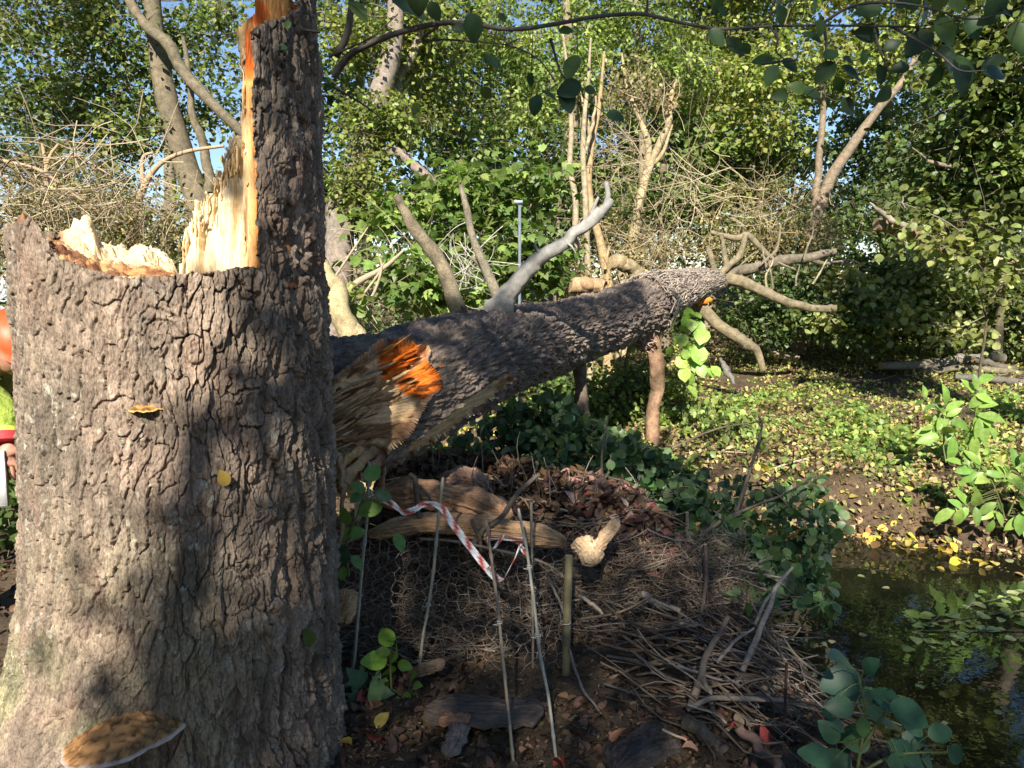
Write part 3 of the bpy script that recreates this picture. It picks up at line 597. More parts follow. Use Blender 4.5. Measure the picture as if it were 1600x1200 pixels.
fine = 1 - ss(12, 22, np.hypot(GX - 2, GY - 7)); GZ = GZ + .09 * (fbm2(GX * 5, GY * 5 + 3, 4) - .5) * ss(0, .2, GY - np.interp(GX, FX, FY)) * ss(1.6, .4, GY - np.interp(GX, FX, FY)) + fine * (.025 * (fbm2(GX * 16, GY * 16, 4) - .5) + .012 * (fbm2(GX * 60, GY * 60, 2) - .5))
def m_ground():
    m, t, b = mat('soil'); v = mapped(t, (1, 1, 1)); a = noise(t, v, 1.2, 6); c = noise(t, v, 34, 8, .7); d = noise(t, v, 7, 5)
    col = ramp(t, a, [(.35, (.058, .040, .028)), (.6, (.10, .072, .045))])
    col = mul(t, col, ramp(t, c, [(.3, (.5, .5, .5)), (.7, (1.7, 1.6, 1.5))])); col = mul(t, col, ramp(t, d, [(.3, (.75, .78, .7)), (.7, (1.25, 1.2, 1.1))]))
    t.links.new(col, b.inputs['Base Color']); b.inputs['Roughness'].default_value = .95; bump(t, b, c, .9, .02); return m
M_SOIL = m_ground()
g = mk('ground', np.stack([GX, GY, GZ], -1).reshape(-1, 3), None, M_SOIL, None, quads=gridq(len(gy), len(gx))); tag(g, kind='structure')
m, t, b = mat('stream_water'); t.nodes.remove(b)
v = mapped(t, (1, 1, 1)); n1 = noise(t, v, 5, 3, .5); bp = N(t, 'ShaderNodeBump'); bp.inputs['Strength'].default_value = .05; bp.inputs['Distance'].default_value = .04; t.links.new(n1, bp.inputs['Height'])
mud = N(t, 'ShaderNodeBsdfDiffuse'); mud.inputs['Color'].default_value = (.11, .105, .055, 1); mm_ = N(t, 'ShaderNodeMixShader'); mm_.inputs[0].default_value = .10
gl = N(t, 'ShaderNodeBsdfGlossy'); gl.inputs['Roughness'].default_value = .015; gl.inputs['Color'].default_value = (.9, .95, 1, 1); t.links.new(bp.outputs[0], gl.inputs['Normal'])
tr = N(t, 'ShaderNodeBsdfTransparent'); tr.inputs['Color'].default_value = (.72, .66, .44, 1)
fr = N(t, 'ShaderNodeFresnel'); fr.inputs['IOR'].default_value = 1.6; t.links.new(bp.outputs[0], fr.inputs['Normal'])
mx = N(t, 'ShaderNodeMixShader'); t.links.new(fr.outputs[0], mx.inputs[0]); t.links.new(tr.outputs[0], mm_.inputs[1]); t.links.new(mud.outputs[0], mm_.inputs[2]); t.links.new(mm_.outputs[0], mx.inputs[1]); t.links.new(gl.outputs[0], mx.inputs[2]); t.links.new(mx.outputs[0], t.nodes['Material Output'].inputs[0])
WX, WY = np.meshgrid(np.linspace(-60, 60, 60), np.linspace(-34, 42, 50))
wq = gridq(50, 60); 
o = mk('stream_water', np.stack([WX, WY, WX * 0 + WZ], -1).reshape(-1, 3), None, m, None, quads=wq); tag(o, kind='structure')

# ------------------------------------------------------------------ litter
PAL_BROWN = [(.11, .065, .038), (.15, .09, .05), (.08, .05, .033), (.19, .125, .07), (.13, .07, .055), (.17, .10, .08), (.07, .045, .032), (.06, .04, .03)]
PAL_PINK = PAL_BROWN + [(.33, .14, .13), (.38, .22, .20), (.30, .20, .17), (.36, .28, .22), (.22, .08, .07), (.14, .09, .07), (.12, .08, .06)]
PAL_YEL = [(.55, .42, .08), (.48, .36, .10), (.40, .30, .12), (.34, .30, .08), (.30, .18, .08), (.60, .46, .06)]
PAL_MIX = [(.36, .42, .10), (.24, .32, .08), (.42, .40, .13), (.56, .48, .14), (.34, .24, .13), (.20, .28, .08), (.48, .36, .19), (.26, .18, .10)]
m = MB(); n = 9000; x = np.concatenate([R.uniform(-1.0, 1.5, 3600), R.uniform(-5, -1, 5400)]); y = np.concatenate([R.uniform(1.5, 3.6, 3600), R.uniform(1.5, 7, 5400)]); k = (y < np.interp(x, NX, NY) - .05) & (fbm2(x * 2.2 + 8, y * 2.2, 2) > .34); x = x[k]; y = y[k]
leaves(m, L_CURL, np.stack([x, y, ground_z(x, y) + .006 + R.random(len(x)) * .012], -1), .038, None, None, PAL_BROWN, 1, .4)
n = 40; x = R.uniform(-.7, 1.2, n); y = R.uniform(2.0, 3.3, n); leaves(m, L_CURL, np.stack([x, y, ground_z(x, y) + .02], -1), .06, None, None, [(.5, .33, .08), (.45, .08, .08), (.42, .22, .15), (.35, .06, .05)])
tag(m.build('leaf_litter', M_LEAFD), kind='stuff')
m = MB(); n = 60000; r_ = R.random(n); x = R.uniform(-3, 9.5, n); y = R.uniform(4.2, 14.5, n); df = y - np.interp(x, FX, FY)
k = (df > -.05) & (fbm2(x * 1.6, y * 1.6, 3) > .43 - .06 * (df > 1.5)); x = x[k]; y = y[k]; df = df[k]; z = ground_z(x, y) + .01 + R.random(len(x)) * .03 * (df > .8)
e = df < .55
leaves(m, L_MID, np.stack([x, y, z], -1)[e][::2], .055, None, None, PAL_YEL + PAL_BROWN[:4], 1, .35)
leaves(m, L_FAR, np.stack([x, y, z], -1)[~e], .042, None, None, PAL_MIX, 1, .4)
tag(m.build('leaf_litter', M_LEAFD), kind='stuff')
m = MB(); n = 520; x = R.uniform(1.4, 6, n); y = np.interp(x, FX, FY) + R.normal(.05, .2, n); k = fbm2(x * 2.5, y * 0 + 4, 2) > .42; x = x[k]; y = y[k]; leaves(m, L_MID, np.stack([x, y, np.maximum(ground_z(x, y) + .012, WZ + .004)], -1), .065, None, None, PAL_YEL, 1, .3)
n = 6500; x = R.uniform(.8, 6.5, n); y = np.interp(x, FX, FY) + .1 + R.random(n) ** 1.3 * 3; leaves(m, L_CURL, np.stack([x, y, ground_z(x, y) + .015 + R.random(n) * .02], -1), .05, None, None, [(.30, .20, .12), (.22, .14, .08), (.38, .30, .18), (.44, .38, .16), (.16, .10, .06), (.30, .32, .12)], 1, .4)
tag(m.build('yellow_leaves', M_LEAFD), kind='stuff')
m = MB(); n = 500; x = R.uniform(1.4, 5, n); y = R.uniform(2.4, 5.4, n); k = (y > np.interp(x, NX, NY) + .1) & (y < np.interp(x, FX, FY)); x = x[k]; y = y[k]
leaves(m, L_MID, np.stack([x, y, ground_z(x, y) + .03], -1), .06, None, [0, 0, 1], [(.40, .34, .16), (.3, .3, .16), (.28, .2, .1)]); tag(m.build('sunken_leaves', M_LEAFD), kind='stuff')
# ground ivy and low weeds on the far bank: leafy tufts
def weed_cloud(name, n, xr, yr, hmax, size, pal, tpl, thr, seed, per=9):
    m = MB(); x = R.uniform(*xr, n); y = R.uniform(*yr, n); df = y - np.interp(x, FX, FY)
    k = (df > .35) & (fbm2(x * 1.1 + seed, y * 1.1 + seed, 3) > thr); x = x[k]; y = y[k]; nn = len(x)
    hh = hmax * (.3 + .7 * R.random(nn)) * ss(thr, thr + .15, fbm2(x * 1.1 + seed, y * 1.1 + seed, 3))
    cx = np.repeat(x, per) + R.normal(0, .06, nn * per); cy = np.repeat(y, per) + R.normal(0, .06, nn * per); cz = ground_z(cx, cy) + np.repeat(hh, per) * R.random(nn * per) + .01
    leaves(m, tpl, np.stack([cx, cy, cz], -1), size, None, None, pal, 1, .35)
    return tag(m.build(name, M_LEAF), kind='stuff')
PG = [(.20, .30, .07), (.28, .37, .09), (.34, .40, .10), (.15, .24, .06), (.44, .43, .12)]
weed_cloud('ground_cover', 3600, (-2, 9.5), (5.6, 14), .09, .036, PG, L_MID, .49, 3)
weed_cloud('ground_cover', 1700, (1, 8), (5.6, 9), .14, .055, [(.16, .27, .07), (.22, .34, .09), (.28, .38, .09), (.36, .38, .12)], L_MID, .47, 31, 12)
m = MB(); n = 2600; x = R.uniform(0, 9.5, n); y = R.uniform(5.6, 13.5, n); k = (y - np.interp(x, FX, FY) > .4) & (fbm2(x + 60, y + 4, 3) > .48); 
for a, b_ in zip(x[k], y[k]):
    z = float(ground_z(np.array(a), np.array(b_))); L = random.uniform(.05, .16); d = R.normal(size=2) * .6
    c_ = random.choice([(.20, .24, .07), (.30, .28, .12), (.14, .20, .05)]); m.tube([(a, b_, z), (a + d[0] * L * .5, b_ + d[1] * L * .5, z + L * .8), (a + d[0] * L, b_ + d[1] * L, z + L)], [.003, .002, .001], 3, c_, cap=False)
tag(m.build('grass', M_LEAF), kind='stuff')

# ------------------------------------------------------------------ brushwood revetment with wire netting
def pile_z(x, y):
    f = ss(3.30, 3.68, y - .10 * np.sin(x * 3)); bk = ss(5.2, 4.4, y + .25 * x); rt = ss(1.18, .74, x + .12 * (y - 3.4)); lf = ss(-1.1, -.7, x)
    top = .50 - .10 * ss(.2, 1.0, x) + .07 * (fbm2(x * 2.5, y * 2.5, 3) - .5) + .10 * ss(3.6, 4.6, y) * ss(.6, -.2, x)
    return -.45 + (top + .45) * np.minimum(np.minimum(f, bk), np.minimum(rt, lf)) ** .8
px_, py_ = np.meshgrid(np.linspace(-1.2, 1.5, 200), np.linspace(3.1, 5.2, 160)); pz = pile_z(px_, py_) + .03 * (fbm2(px_ * 22, py_ * 22, 4) - .5)
pile = thing('brushwood_bank', (.1, 3.3, 0), 'brushwood bank of packed sticks, soil and dead leaves behind the wire netting', 'brushwood pile')
mk('earth_core', np.stack([px_, py_, pz], -1).reshape(-1, 3), None, M_SOIL, pile, quads=gridq(160, 200))
m = MB(); n = 5200; x = R.uniform(-.7, 1.4, n); y = R.uniform(3.25, 5.0, n); z = pile_z(x, y); k = (z > -.2) & ((z > .12) | (R.random(n) < .6)); x = x[k]; y = y[k]; z = z[k]
pinkish = x > .35
P = np.stack([x, y, z + .012 + R.random(len(x)) * .03], -1)
leaves(m, L_CURL, P[pinkish], .068, None, None, PAL_PINK, 1, .35); leaves(m, L_CURL, P[~pinkish], .058, None, None, PAL_BROWN, 1, .35)
leaves(m, L_MAPLE, P[pinkish][::9], .065, None, None, [(.42, .22, .20), (.38, .28, .22), (.30, .08, .07), (.40, .30, .12)], 1, .3)
n = 2600; x = R.uniform(.3, 1.15, n); y = R.uniform(3.25, 4.4, n); leaves(m, L_CURL, np.stack([x, y, pile_z(x, y) + .02 + R.random(n) * .04], -1), .06, None, None, [tuple(1.3 * c for c in q_) for q_ in PAL_PINK], 1, .35)
o = m.build('dead_leaves', M_LEAFD, pile); o['kind'] = 'stuff'
PS = [(.23, .175, .13), (.31, .25, .20), (.17, .125, .095), (.38, .32, .26), (.27, .18, .12), (.21, .18, .16)]
def stick_pts(p, d, L, bend, n=7):
    d = norm(np.array(d, float)); s = norm(np.cross(d, R.normal(size=3))); s2 = np.cross(d, s); t = np.linspace(-.5, .5, n); w1 = R.normal(size=2) * bend
    return np.array(p) + t[:, None] * L * d + (s * w1[0]) * (4 * t ** 2)[:, None] * L + (s2 * w1[1]) * (np.sin(t * 7))[:, None] * L * .5
m = MB()
for k in range(750):      # face of the bank, packed mostly flat
    x = random.uniform(-.75, 1.2); z = random.uniform(-.05, .50 if x < .5 else .42 - .2 * (x - .5)) ; y = 3.37 + .30 * (z / .5) + .10 * math.sin(x * 3) - random.uniform(-.03, .10) + .35 * max(0, x - .75)
    m.tube(stick_pts((x, y, z), (1, random.gauss(.05, .3), random.gauss(0, .35)), random.uniform(.08, .45), .10), random.uniform(.0015, .0045), 4, tuple(np.array(random.choice(PS)) * random.uniform(.4, 1.0)), cap=False)
for k in range(420):      # right hand shoulder, running down to the water
    f = random.random(); x = .72 + .55 * f + random.gauss(0, .10); y = random.uniform(2.55, 4.2) if x < 1.3 else random.uniform(2.7, 3.9); z = float(max(pile_z(np.array(x), np.array(y)), ground_z(np.array(x), np.array(y)), -.30)) + random.uniform(0, .14)
    m.tube(stick_pts((x, y, z), (random.uniform(.3, 1), random.gauss(-.3, .5), random.gauss(-.25, .3)), random.uniform(.1, .45), .10), random.uniform(.0015, .005), 4, tuple(np.array(random.choice(PS)) * random.uniform(.4, 1.0)), cap=False)
for k in range(70):        # thin upright twigs poking out of the top
    x = random.uniform(-.6, .95); y = random.uniform(3.5, 4.3); z = float(pile_z(np.array(x), np.array(y))); L = random.uniform(.10, .34)
    m.tube(stick_pts((x, y, z + L * .35), (random.gauss(0, .25), random.gauss(0, .2), 1), L, .08), [.004, .003, .0015], 4, tuple(np.array(random.choice(PS)) * random.uniform(.5, 1.1)), cap=False)
for k in range(2600):      # fine root fibres hanging in the bank
    x = random.uniform(-.7, 1.15); z = random.uniform(0, .42); y = 3.34 + .30 * (z / .5) + .10 * math.sin(x * 3) - random.uniform(0, .08) + .35 * max(0, x - .75)
    m.tube(stick_pts((x, y, z), R.normal(size=3) + [0, 0, .6], random.uniform(.06, .2), .3, 6), .0011, 3, tuple(np.array(random.choice(PS)) * random.uniform(.5, 1.2)), cap=False)
o = m.build('packed_brushwood', M_TWIG, pile); o['kind'] = 'stuff'
m = MB()
for k in range(170):     # pale chips and shreds of the torn wood strewn over the top of the bank
    x = random.gauss(-.15, .32); y = random.uniform(3.4, 4.2); z = float(pile_z(np.array(x), np.array(y))) + random.uniform(.01, .06); L = random.uniform(.03, .14)
    m.tube(stick_pts((x, y, z), (1, random.gauss(0, .5), random.gauss(0, .35)), L, .12, 6), [.003, random.uniform(.004, .011), .002], 5, random.choice([(.52, .36, .22), (.62, .46, .28), (.42, .27, .16), (.36, .24, .17)]), .3)
m.build('wood_chips', M_WOODL, pile)['kind'] = 'stuff'
# larger loose sticks one can tell apart
GS = 'loose branches and sticks of the brushwood bank'
def stick(pts, r, c=(.2, .165, .14), lab=None, extra=(), k=8, n=24, endc=(.4, .32, .22), name='branch', cat='branch', grp=GS):
    m = MB(); P = spline(path(pts), n); P = P + (np.stack([n2(np.linspace(0, n * .3, n) + 9 * j, np.zeros(n) + P[0, 0] * 9) for j in range(3)], -1) - .5) * np.mean(r) * 1.3
    m.tube(P, np.array(r, float), k, c, .15, True, endc)
    for p2, r2 in extra: m.tube(spline(path(p2), 10), np.array(r2, float), 6, c, .15)
    return tag(m.build(name, M_TWIG), lab, cat, grp)
stick([(728, 862, 3.30), (755, 830, 3.32), (790, 800, 3.34), (812, 765, 3.36), (845, 742, 3.38)], [.016, .013, .012, .011, .010], (.13, .11, .09), 'dark bent branch rising to the right behind the tape')
stick([(655, 835, 3.42), (652, 790, 3.42), (648, 752, 3.42), (641, 742, 3.42)], [.013, .012, .011, .012], (.12, .10, .08), 'short dark stake with a knobbly top between the two left canes', extra=[([(648, 755, 3.42), (668, 772, 3.42), (676, 792, 3.42)], [.008, .006, .005])])
stick([(752, 860, 3.3), (747, 835, 3.3), (736, 812, 3.3)], [.009, .009, .008], (.14, .10, .07), 'short broken twig standing just left of the bent branch')
stick([(764, 856, 3.3), (762, 812, 3.3)], [.008, .007], (.25, .17, .11), 'thin reddish twig standing behind the tape knot')
stick([(655, 842, 3.32), (720, 848, 3.3), (790, 862, 3.28), (850, 880, 3.26), (882, 902, 3.25)], [.006, .007, .007, .006, .004], (.24, .19, .15), 'long thin stick lying across the top of the netting')
stick([(856, 902, 3.2), (872, 935, 3.18), (882, 962, 3.16)], [.006, .006, .004], (.24, .21, .18), 'pale short twig leaning against the post')
stick([(905, 932, 3.3), (925, 944, 3.3), (943, 960, 3.28)], [.008, .009, .007], (.36, .30, .24), 'short pale stick just right of the post')
stick([(1000, 925, 3.4), (1030, 942, 3.4), (1062, 955, 3.38)], [.016, .015, .013], (.25, .215, .18), 'grey stick poking out from the red leaves')
stick([(1050, 980, 3.3), (1065, 972, 3.3), (1090, 978, 3.3)], [.016, .014, .012], (.27, .21, .16), 'short stub of branch with a cut end on the right shoulder')
stick([(1158, 1048, 2.95), (1175, 1010, 3.0), (1190, 975, 3.05), (1205, 945, 3.1), (1213, 918, 3.15), (1240, 888, 3.2)], [.013, .013, .012, .011, .010, .006], (.23, .205, .18), 'long grey forked branch leaning up over the water', extra=[([(1180, 975, 3.1), (1196, 940, 3.12), (1212, 922, 3.15)], [.008, .008, .006])])
stick([(1080, 1110, 2.8), (1090, 1070, 2.85), (1110, 1010, 2.95), (1138, 965, 3.0)], [.018, .016, .013, .010], (.15, .12, .10), 'dark branch fanning up at the right end of the bank')
stick([(1120, 1035, 3.0), (1150, 1000, 3.0), (1180, 982, 3.0)], [.008, .007, .004], (.26, .23, .2), 'thin pale twig curving right above the water')
stick([(1075, 1108, 2.75), (1110, 1092, 2.75), (1165, 1090, 2.7), (1235, 1096, 2.7), (1290, 1112, 2.7)], [.011, .010, .010, .009, .007], (.23, .19, .16), 'long nearly level stick reaching out over the water')
stick([(1180, 1090, 2.85), (1225, 1108, 2.82), (1280, 1130, 2.78)], [.026, .028, .03], (.26, .20, .15), 'thick brown log end lying at the water edge')
stick([(1190, 1080, 2.9), (1215, 1072, 2.9), (1228, 1062, 2.9)], [.017, .016, .013], (.26, .21, .16), 'short thick stick above the log end')
stick([(1155, 1138, 2.55), (1185, 1165, 2.5), (1225, 1210, 2.4)], [.018, .018, .02], (.13, .085, .07), 'dark straight stick running down to the lower edge')
stick([(1075, 1125, 2.6), (1105, 1150, 2.6), (1135, 1175, 2.55)], [.028, .026, .02], (.10, .085, .07), 'dark rotten branch stub among the leaves', endc=(.10, .08, .06))
stick([(1060, 1040, 2.9), (1120, 1060, 2.9), (1165, 1065, 2.9)], [.006, .006, .005], (.26, .22, .19), 'thin straight stick level above the twig heap')
stick([(1150, 1120, 2.7), (1180, 1135, 2.7), (1205, 1150, 2.7)], [.017, .015, .012], (.20, .15, .11), 'short brown stick half buried in the twig heap')
stick([(1100, 1060, 2.85), (1112, 1095, 2.8), (1115, 1130, 2.75)], [.010, .010, .008], (.22, .18, .15), 'upright twig standing in the heap')
stick([(1100, 850, 3.5), (1103, 900, 3.5), (1098, 950, 3.45), (1088, 980, 3.4)], [.010, .010, .009, .008], (.13, .10, .085), 'thin dark stake standing at the right corner of the bank')
stick([(1072, 800, 3.9), (1075, 850, 3.9)], [.010, .011], (.17, .14, .12), 'grey stake stub at the back of the bank')
stick([(1072, 1155, 2.5), (1035, 1140, 2.5)], [.005, .004], (.35, .28, .2), 'tiny straw coloured twig on the soil')
stick([(890, 1015, 3.1), (908, 1070, 2.9), (935, 1110, 2.75), (940, 1115, 2.7)], [.006, .006, .004, .002], (.24, .20, .17), 'thin crooked twig at the foot of the post')
stick([(1130, 790, 4.3), (1095, 835, 4.3), (1100, 832, 4.3)], [.004, .006, .004], (.14, .12, .1), 'thin bare twig beside the leafy branch')
for k in range(60):        # a fan of sticks at the right hand corner
    x0 = random.uniform(960, 1200); y0 = 985 + (x0 - 960) * .3 + random.uniform(-45, 110); a = random.uniform(-.7, .35); L = random.uniform(40, 150); Y = 3.35 - (y0 - 950) * .0032 - random.uniform(0, .1)
    c_ = tuple(np.array(random.choice(PS)) * random.uniform(.35, .8)); r_ = random.uniform(.003, .008)
    p = [(x0 - L / 2 * math.cos(a), y0 + L / 2 * math.sin(a), Y + .05), (x0, y0 + random.gauss(0, 5), Y), (x0 + L / 2 * math.cos(a), y0 - L / 2 * math.sin(a) + random.gauss(0, 9), Y - .05)]
    stick(p, [r_, r_, r_ * .6], c_, 'dead stick in the tangled heap at the right corner of the bank', name='stick', cat='stick', k=5, n=9, grp='dead sticks of the tangled corner heap')

# split rotten logs lying on the bank
def split_log(pts, wd, ht, c, lab, seed, cat='log'):
    P = spline(path(pts), 150); n = 150; k = 100; T, Nn, B = frames(P); a = np.arange(k) / k * 2 * math.pi; t = np.linspace(0, 1, n)
    prof = np.clip(np.minimum(t, 1 - t) * 7, 0, 1) ** .5 * (1 + .25 * (n2(t * 9 + seed, t * 0 + seed) - .5)); up = np.array([0, 0, 1.]); side = norm(np.cross(T, up)); up_ = np.cross(side, T)
    V = P[:, None] + (side[:, None] * (np.cos(a) * wd)[None, :, None] + up_[:, None] * (np.sin(a) * ht)[None, :, None]) * prof[:, None, None]
    g = np.stack([np.broadcast_to(a[None] * 5 + seed, (n, k)), np.broadcast_to(t[:, None] * 5, (n, k)), np.zeros((n, k))], -1)
    g_ = np.stack([np.cos(a)[None] * 6 + 0 * t[:, None], np.sin(a)[None] * 6 + 0 * t[:, None], np.broadcast_to(t[:, None] * 5 + seed, (n, k))], -1); f = fbm3(g_, (1.6, 1.6, .8), 5); f = .7 * np.floor(f * 11) / 11 + .3 * f - .5 + .55 * (fbm3(g_ + 9, (5, 5, 2), 3) - .5)
    V = V + norm(V - P[:, None]) * (f * ht * 1.3)[..., None]; C = np.array(c) * (.55 + .9 * (f + .5))[..., None]
    m = MB(); m.add(V, Q=gridq(n, k, True), C=C.reshape(-1, 3)); return tag(m.build('split_log', M_WOODL), lab, cat, 'split rotten logs on top of the bank')
split_log([(585, 775, 3.55), (660, 772, 3.58), (730, 788, 3.56), (800, 815, 3.5)], .08, .062, (.42, .25, .15), 'upper split log of reddish crumbly wood behind the tape', 2)
split_log([(575, 835, 3.42), (650, 818, 3.45), (740, 822, 3.42), (820, 832, 3.38), (885, 848, 3.34)], .07, .040, (.44, .28, .16), 'lower split log of reddish wood lying along the top of the netting', 7)
split_log([(690, 765, 3.9), (725, 752, 3.9), (760, 770, 3.9)], .09, .065, (.36, .23, .17), 'short shaggy lump of rotten wood behind the split logs', 12)
split_log([(800, 800, 3.8), (825, 798, 3.78), (850, 812, 3.75)], .08, .05, (.34, .24, .19), 'grey brown rotten lump right of the bent branch', 15)
split_log([(905, 842, 3.32), (918, 858, 3.28), (932, 882, 3.24)], .06, .035, (.52, .38, .24), 'pale splintered wood chunk beside the top of the post', 21)
split_log([(925, 868, 3.3), (945, 840, 3.3), (965, 812, 3.32)], .032, .022, (.48, .34, .22), 'pale pointed wood piece leaning up from the chunk', 25)
split_log([(535, 975, 3.02), (540, 945, 3.03), (542, 920, 3.05)], .05, .03, (.55, .36, .20), 'orange tan slab of broken wood tight against the stump', 27)
split_log([(600, 1060, 3.3), (598, 1000, 3.32), (590, 945, 3.36)], .055, .03, (.20, .15, .12), 'grey brown plank like slab leaning under the netting', 31)
split_log([(640, 1055, 3.05), (665, 1045, 3.0), (695, 1035, 2.98)], .035, .02, (.36, .24, .15), 'small reddish wood chip beside the seedling', 35)
split_log([(665, 1105, 2.75), (735, 1110, 2.7), (800, 1112, 2.7), (850, 1108, 2.7)], .10, .022, (.10, .078, .065), 'flat dark slab of fallen bark on the soil', 41)
split_log([(700, 1180, 2.42), (712, 1155, 2.5), (722, 1130, 2.56)], .035, .018, (.13, .115, .11), 'small grey brown wooden block on the bare soil', 44)
split_log([(960, 1205, 2.35), (1010, 1165, 2.5), (1055, 1150, 2.55)], .09, .03, (.07, .055, .048), 'dark mossy root hump at the lower edge', 47)
split_log([(685, 1128, 2.62), (710, 1122, 2.62), (733, 1126, 2.6)], .035, .015, (.30, .16, .10), 'red brown piece of bark on the soil', 49)

# posts and canes
def cane(pts, r, c, lab, n=60, nodes=8, ties=()):
    t = thing('cane', path(pts[:1])[0], lab, 'garden cane', 'thin garden canes holding the netting and tape')
    m = MB(); P = spline(path(pts), n); tt = np.linspace(0, 1, n); P = P + (np.stack([n2(tt * 5 + 11 * j, tt * 0 + P[0, 0] * 31) for j in range(3)], -1) - .5) * .014; rr = np.full(n, r) * (1 + .35 * (np.abs((tt * nodes + .3) % 1 - .5) > .44)); rr[-1] *= .9
    m.tube(P, rr, 8, c, .05, True, (.3, .28, .2)); m.build('pole', M_CANE, t)
    for f in ties:
        i = int(f * (n - 1)); c_ = P[i]; mm = MB(); a = np.linspace(0, 2 * math.pi * 1.8, 22); mm.tube(np.stack([c_[0] + np.cos(a) * r * 1.7, c_[1] + np.sin(a) * r * 1.7, c_[2] + a * .0012], -1), .0016, 5, (.6, .6, .55)); mm.tube([c_ + [-.004, -.01, 0], c_ + [-.024, -.012, .003]], .0015, 4, (.6, .6, .55)); mm.build('wire_tie', M_CANE, t)
cane([(549, 1072, 3.02), (562, 930, 3.02), (578, 722, 3.02)], .0062, (.36, .36, .31), 'leftmost thin grey cane beside the stump with tape tied near its top', ties=(.86,))
cane([(654, 1044, 3.12), (672, 920, 3.10), (692, 745, 3.08)], .0062, (.38, .37, .29), 'second cane from the stump, leaning slightly right in front of the tape', ties=(.42,))
cane([(806, 1215, 2.42), (790, 1060, 2.62), (775, 930, 2.86), (760, 812, 3.1)], .0058, (.25, .20, .14), 'brown cane leaning back from the lower edge to the tape knot', ties=(.55,))
cane([(868, 1188, 2.50), (848, 1040, 2.72), (829, 905, 2.95), (811, 795, 3.14)], .0060, (.31, .30, .24), 'rightmost leaning cane with a white wire tie', ties=(.72, .45))
t = thing('stake', at(832, 1078, 3.15), 'thin dark wooden stake standing behind the rightmost cane', 'stake'); m = MB(); m.tube(spline(path([(833, 1078, 3.15), (832, 940, 3.18), (830, 785, 3.2)]), 20), .0062, 7, (.20, .18, .14), .1); m.build('pole', M_TWIG, t)
t = thing('wooden_post', at(885, 1068, 3.1), 'sawn round greenish brown wooden post at the right end of the netting', 'post'); m = MB(); m.tube(spline(path([(884, 1072, 3.1), (886, 960, 3.13), (889, 868, 3.16)]), 24), [.017, .018, .018, .017], 12, (.19, .16, .09), .06, True, (.36, .28, .17)); m.build('pole', M_SMOOTH, t)
m = MB(); c_ = at(884, 976, 3.1); a = np.linspace(0, 6.6, 20); m.tube(np.stack([c_[0] + np.cos(a) * .021, c_[1] + np.sin(a) * .021 + .01, c_[2] + a * .001], -1), .002, 5, (.55, .53, .48)); m.build('wire_tie', M_CANE, t)
t = thing('metal_rod', at(1226, 1215, 2.6), 'thin rusty dark metal rod standing at the water edge', 'rod'); m = MB(); m.tube(spline(path([(1224, 1230, 2.6), (1226, 1130, 2.62), (1229, 1036, 2.64)]), 12), .0055, 8, (.06, .035, .03)); m.build('shaft', M_TWIG, t)

# chicken wire: closed hexagons on a sagging sheet
wire = MB(); hx = .030; seen = set()
def sheet(u, v):
    x = -.72 + u; z = v + .02 * math.sin(u * 6) ; y = 3.16 + .30 * (v / .5) + .05 * math.sin(u * 5 + v * 9) + .03 * math.sin(u * 13 + 2) + .06 * u * 0 - .04 * math.sin(min(1, max(0, v / .5)) * 3.1)
    return np.array([x + .012 * math.sin(v * 17 + u * 5), y, z])
for i in range(22):
    for j in range(14):
        cx = i * hx * 1.5; cy = .02 + j * hx * 1.732 + (hx * .866 if i % 2 else 0)
        top = .50 + .03 * math.sin(cx * 4) - .03 * (cx > .8); bot = .03 + .22 * max(0, .5 - cx) 
        if cy > top or cy < bot: continue
        vs = [(round(cx + hx * math.cos(k * math.pi / 3), 4), round(cy + hx * math.sin(k * math.pi / 3), 4)) for k in range(6)]
        for k in range(6):
            e = tuple(sorted((vs[k], vs[(k + 1) % 6])))
            if e in seen: continue
            seen.add(e)
            ja = lambda p: sheet(*p) + np.array([n2(np.array(p[0] * 40.), np.array(p[1] * 40.)) - .5, 0, n2(np.array(p[0] * 40. + 9), np.array(p[1] * 40.)) - .5]) * .026
            a_ = ja(e[0]); b_ = ja(e[1]); wire.tube([a_, (a_ + b_) / 2 + R.normal(size=3) * .002, b_], .0013, 4, (.34, .31, .28) if random.random() < .7 else (.34, .24, .17), cap=False)
M_WIRE = m_col('galvanised_wire', .45, .5, 60, .3, 0); M_WIRE.node_tree.nodes['Principled BSDF'].inputs['Metallic'].default_value = .5
tag(wire.build('wire_netting', M_WIRE), 'rusty hexagonal chicken wire netting stretched over the front of the brushwood bank', 'wire netting')

# barrier tape
tape = thing('barrier_tape', at(680, 800, 3.05), 'torn red and white barrier tape sagging between the canes', 'barrier tape')
def ribbon(pts, ph0=0., name='strip', per=.085):
    # pts: px,py,Y, half width (px), angle of the width direction in the picture plane (deg)
    a = np.array(pts, float); n = 90; A = spline(a, n); P = at(A[:, 0], A[:, 1], A[:, 2]); hw = A[:, 3] * .8 / F * A[:, 2]; an = np.radians(A[:, 4])
    W = np.stack([np.cos(an), .25 * np.sin(an * 2 + 1), np.sin(an)], -1) * hw[:, None]; sg = np.concatenate([[0], np.cumsum(np.linalg.norm(np.diff(P, axis=0), axis=1))])
    V = np.stack([P + W * k for k in (-1, -.5, 0, .5, 1)], 1); V[:, :, 1] += (.004 * np.sin(np.linspace(0, 6, 5)))[None]
    qs = gridq(n, 5); ph = (((sg / per)[:, None] + np.linspace(-.25, .25, 5)[None] + ph0) % 1)
    C = np.where((ph < .42)[..., None], np.array([.55, .10, .07]), np.array([.85, .87, .9]))
    m = MB(); m.add(V, Q=qs, C=C.reshape(-1, 3)); return m.build(name, M_TAPE, tape)
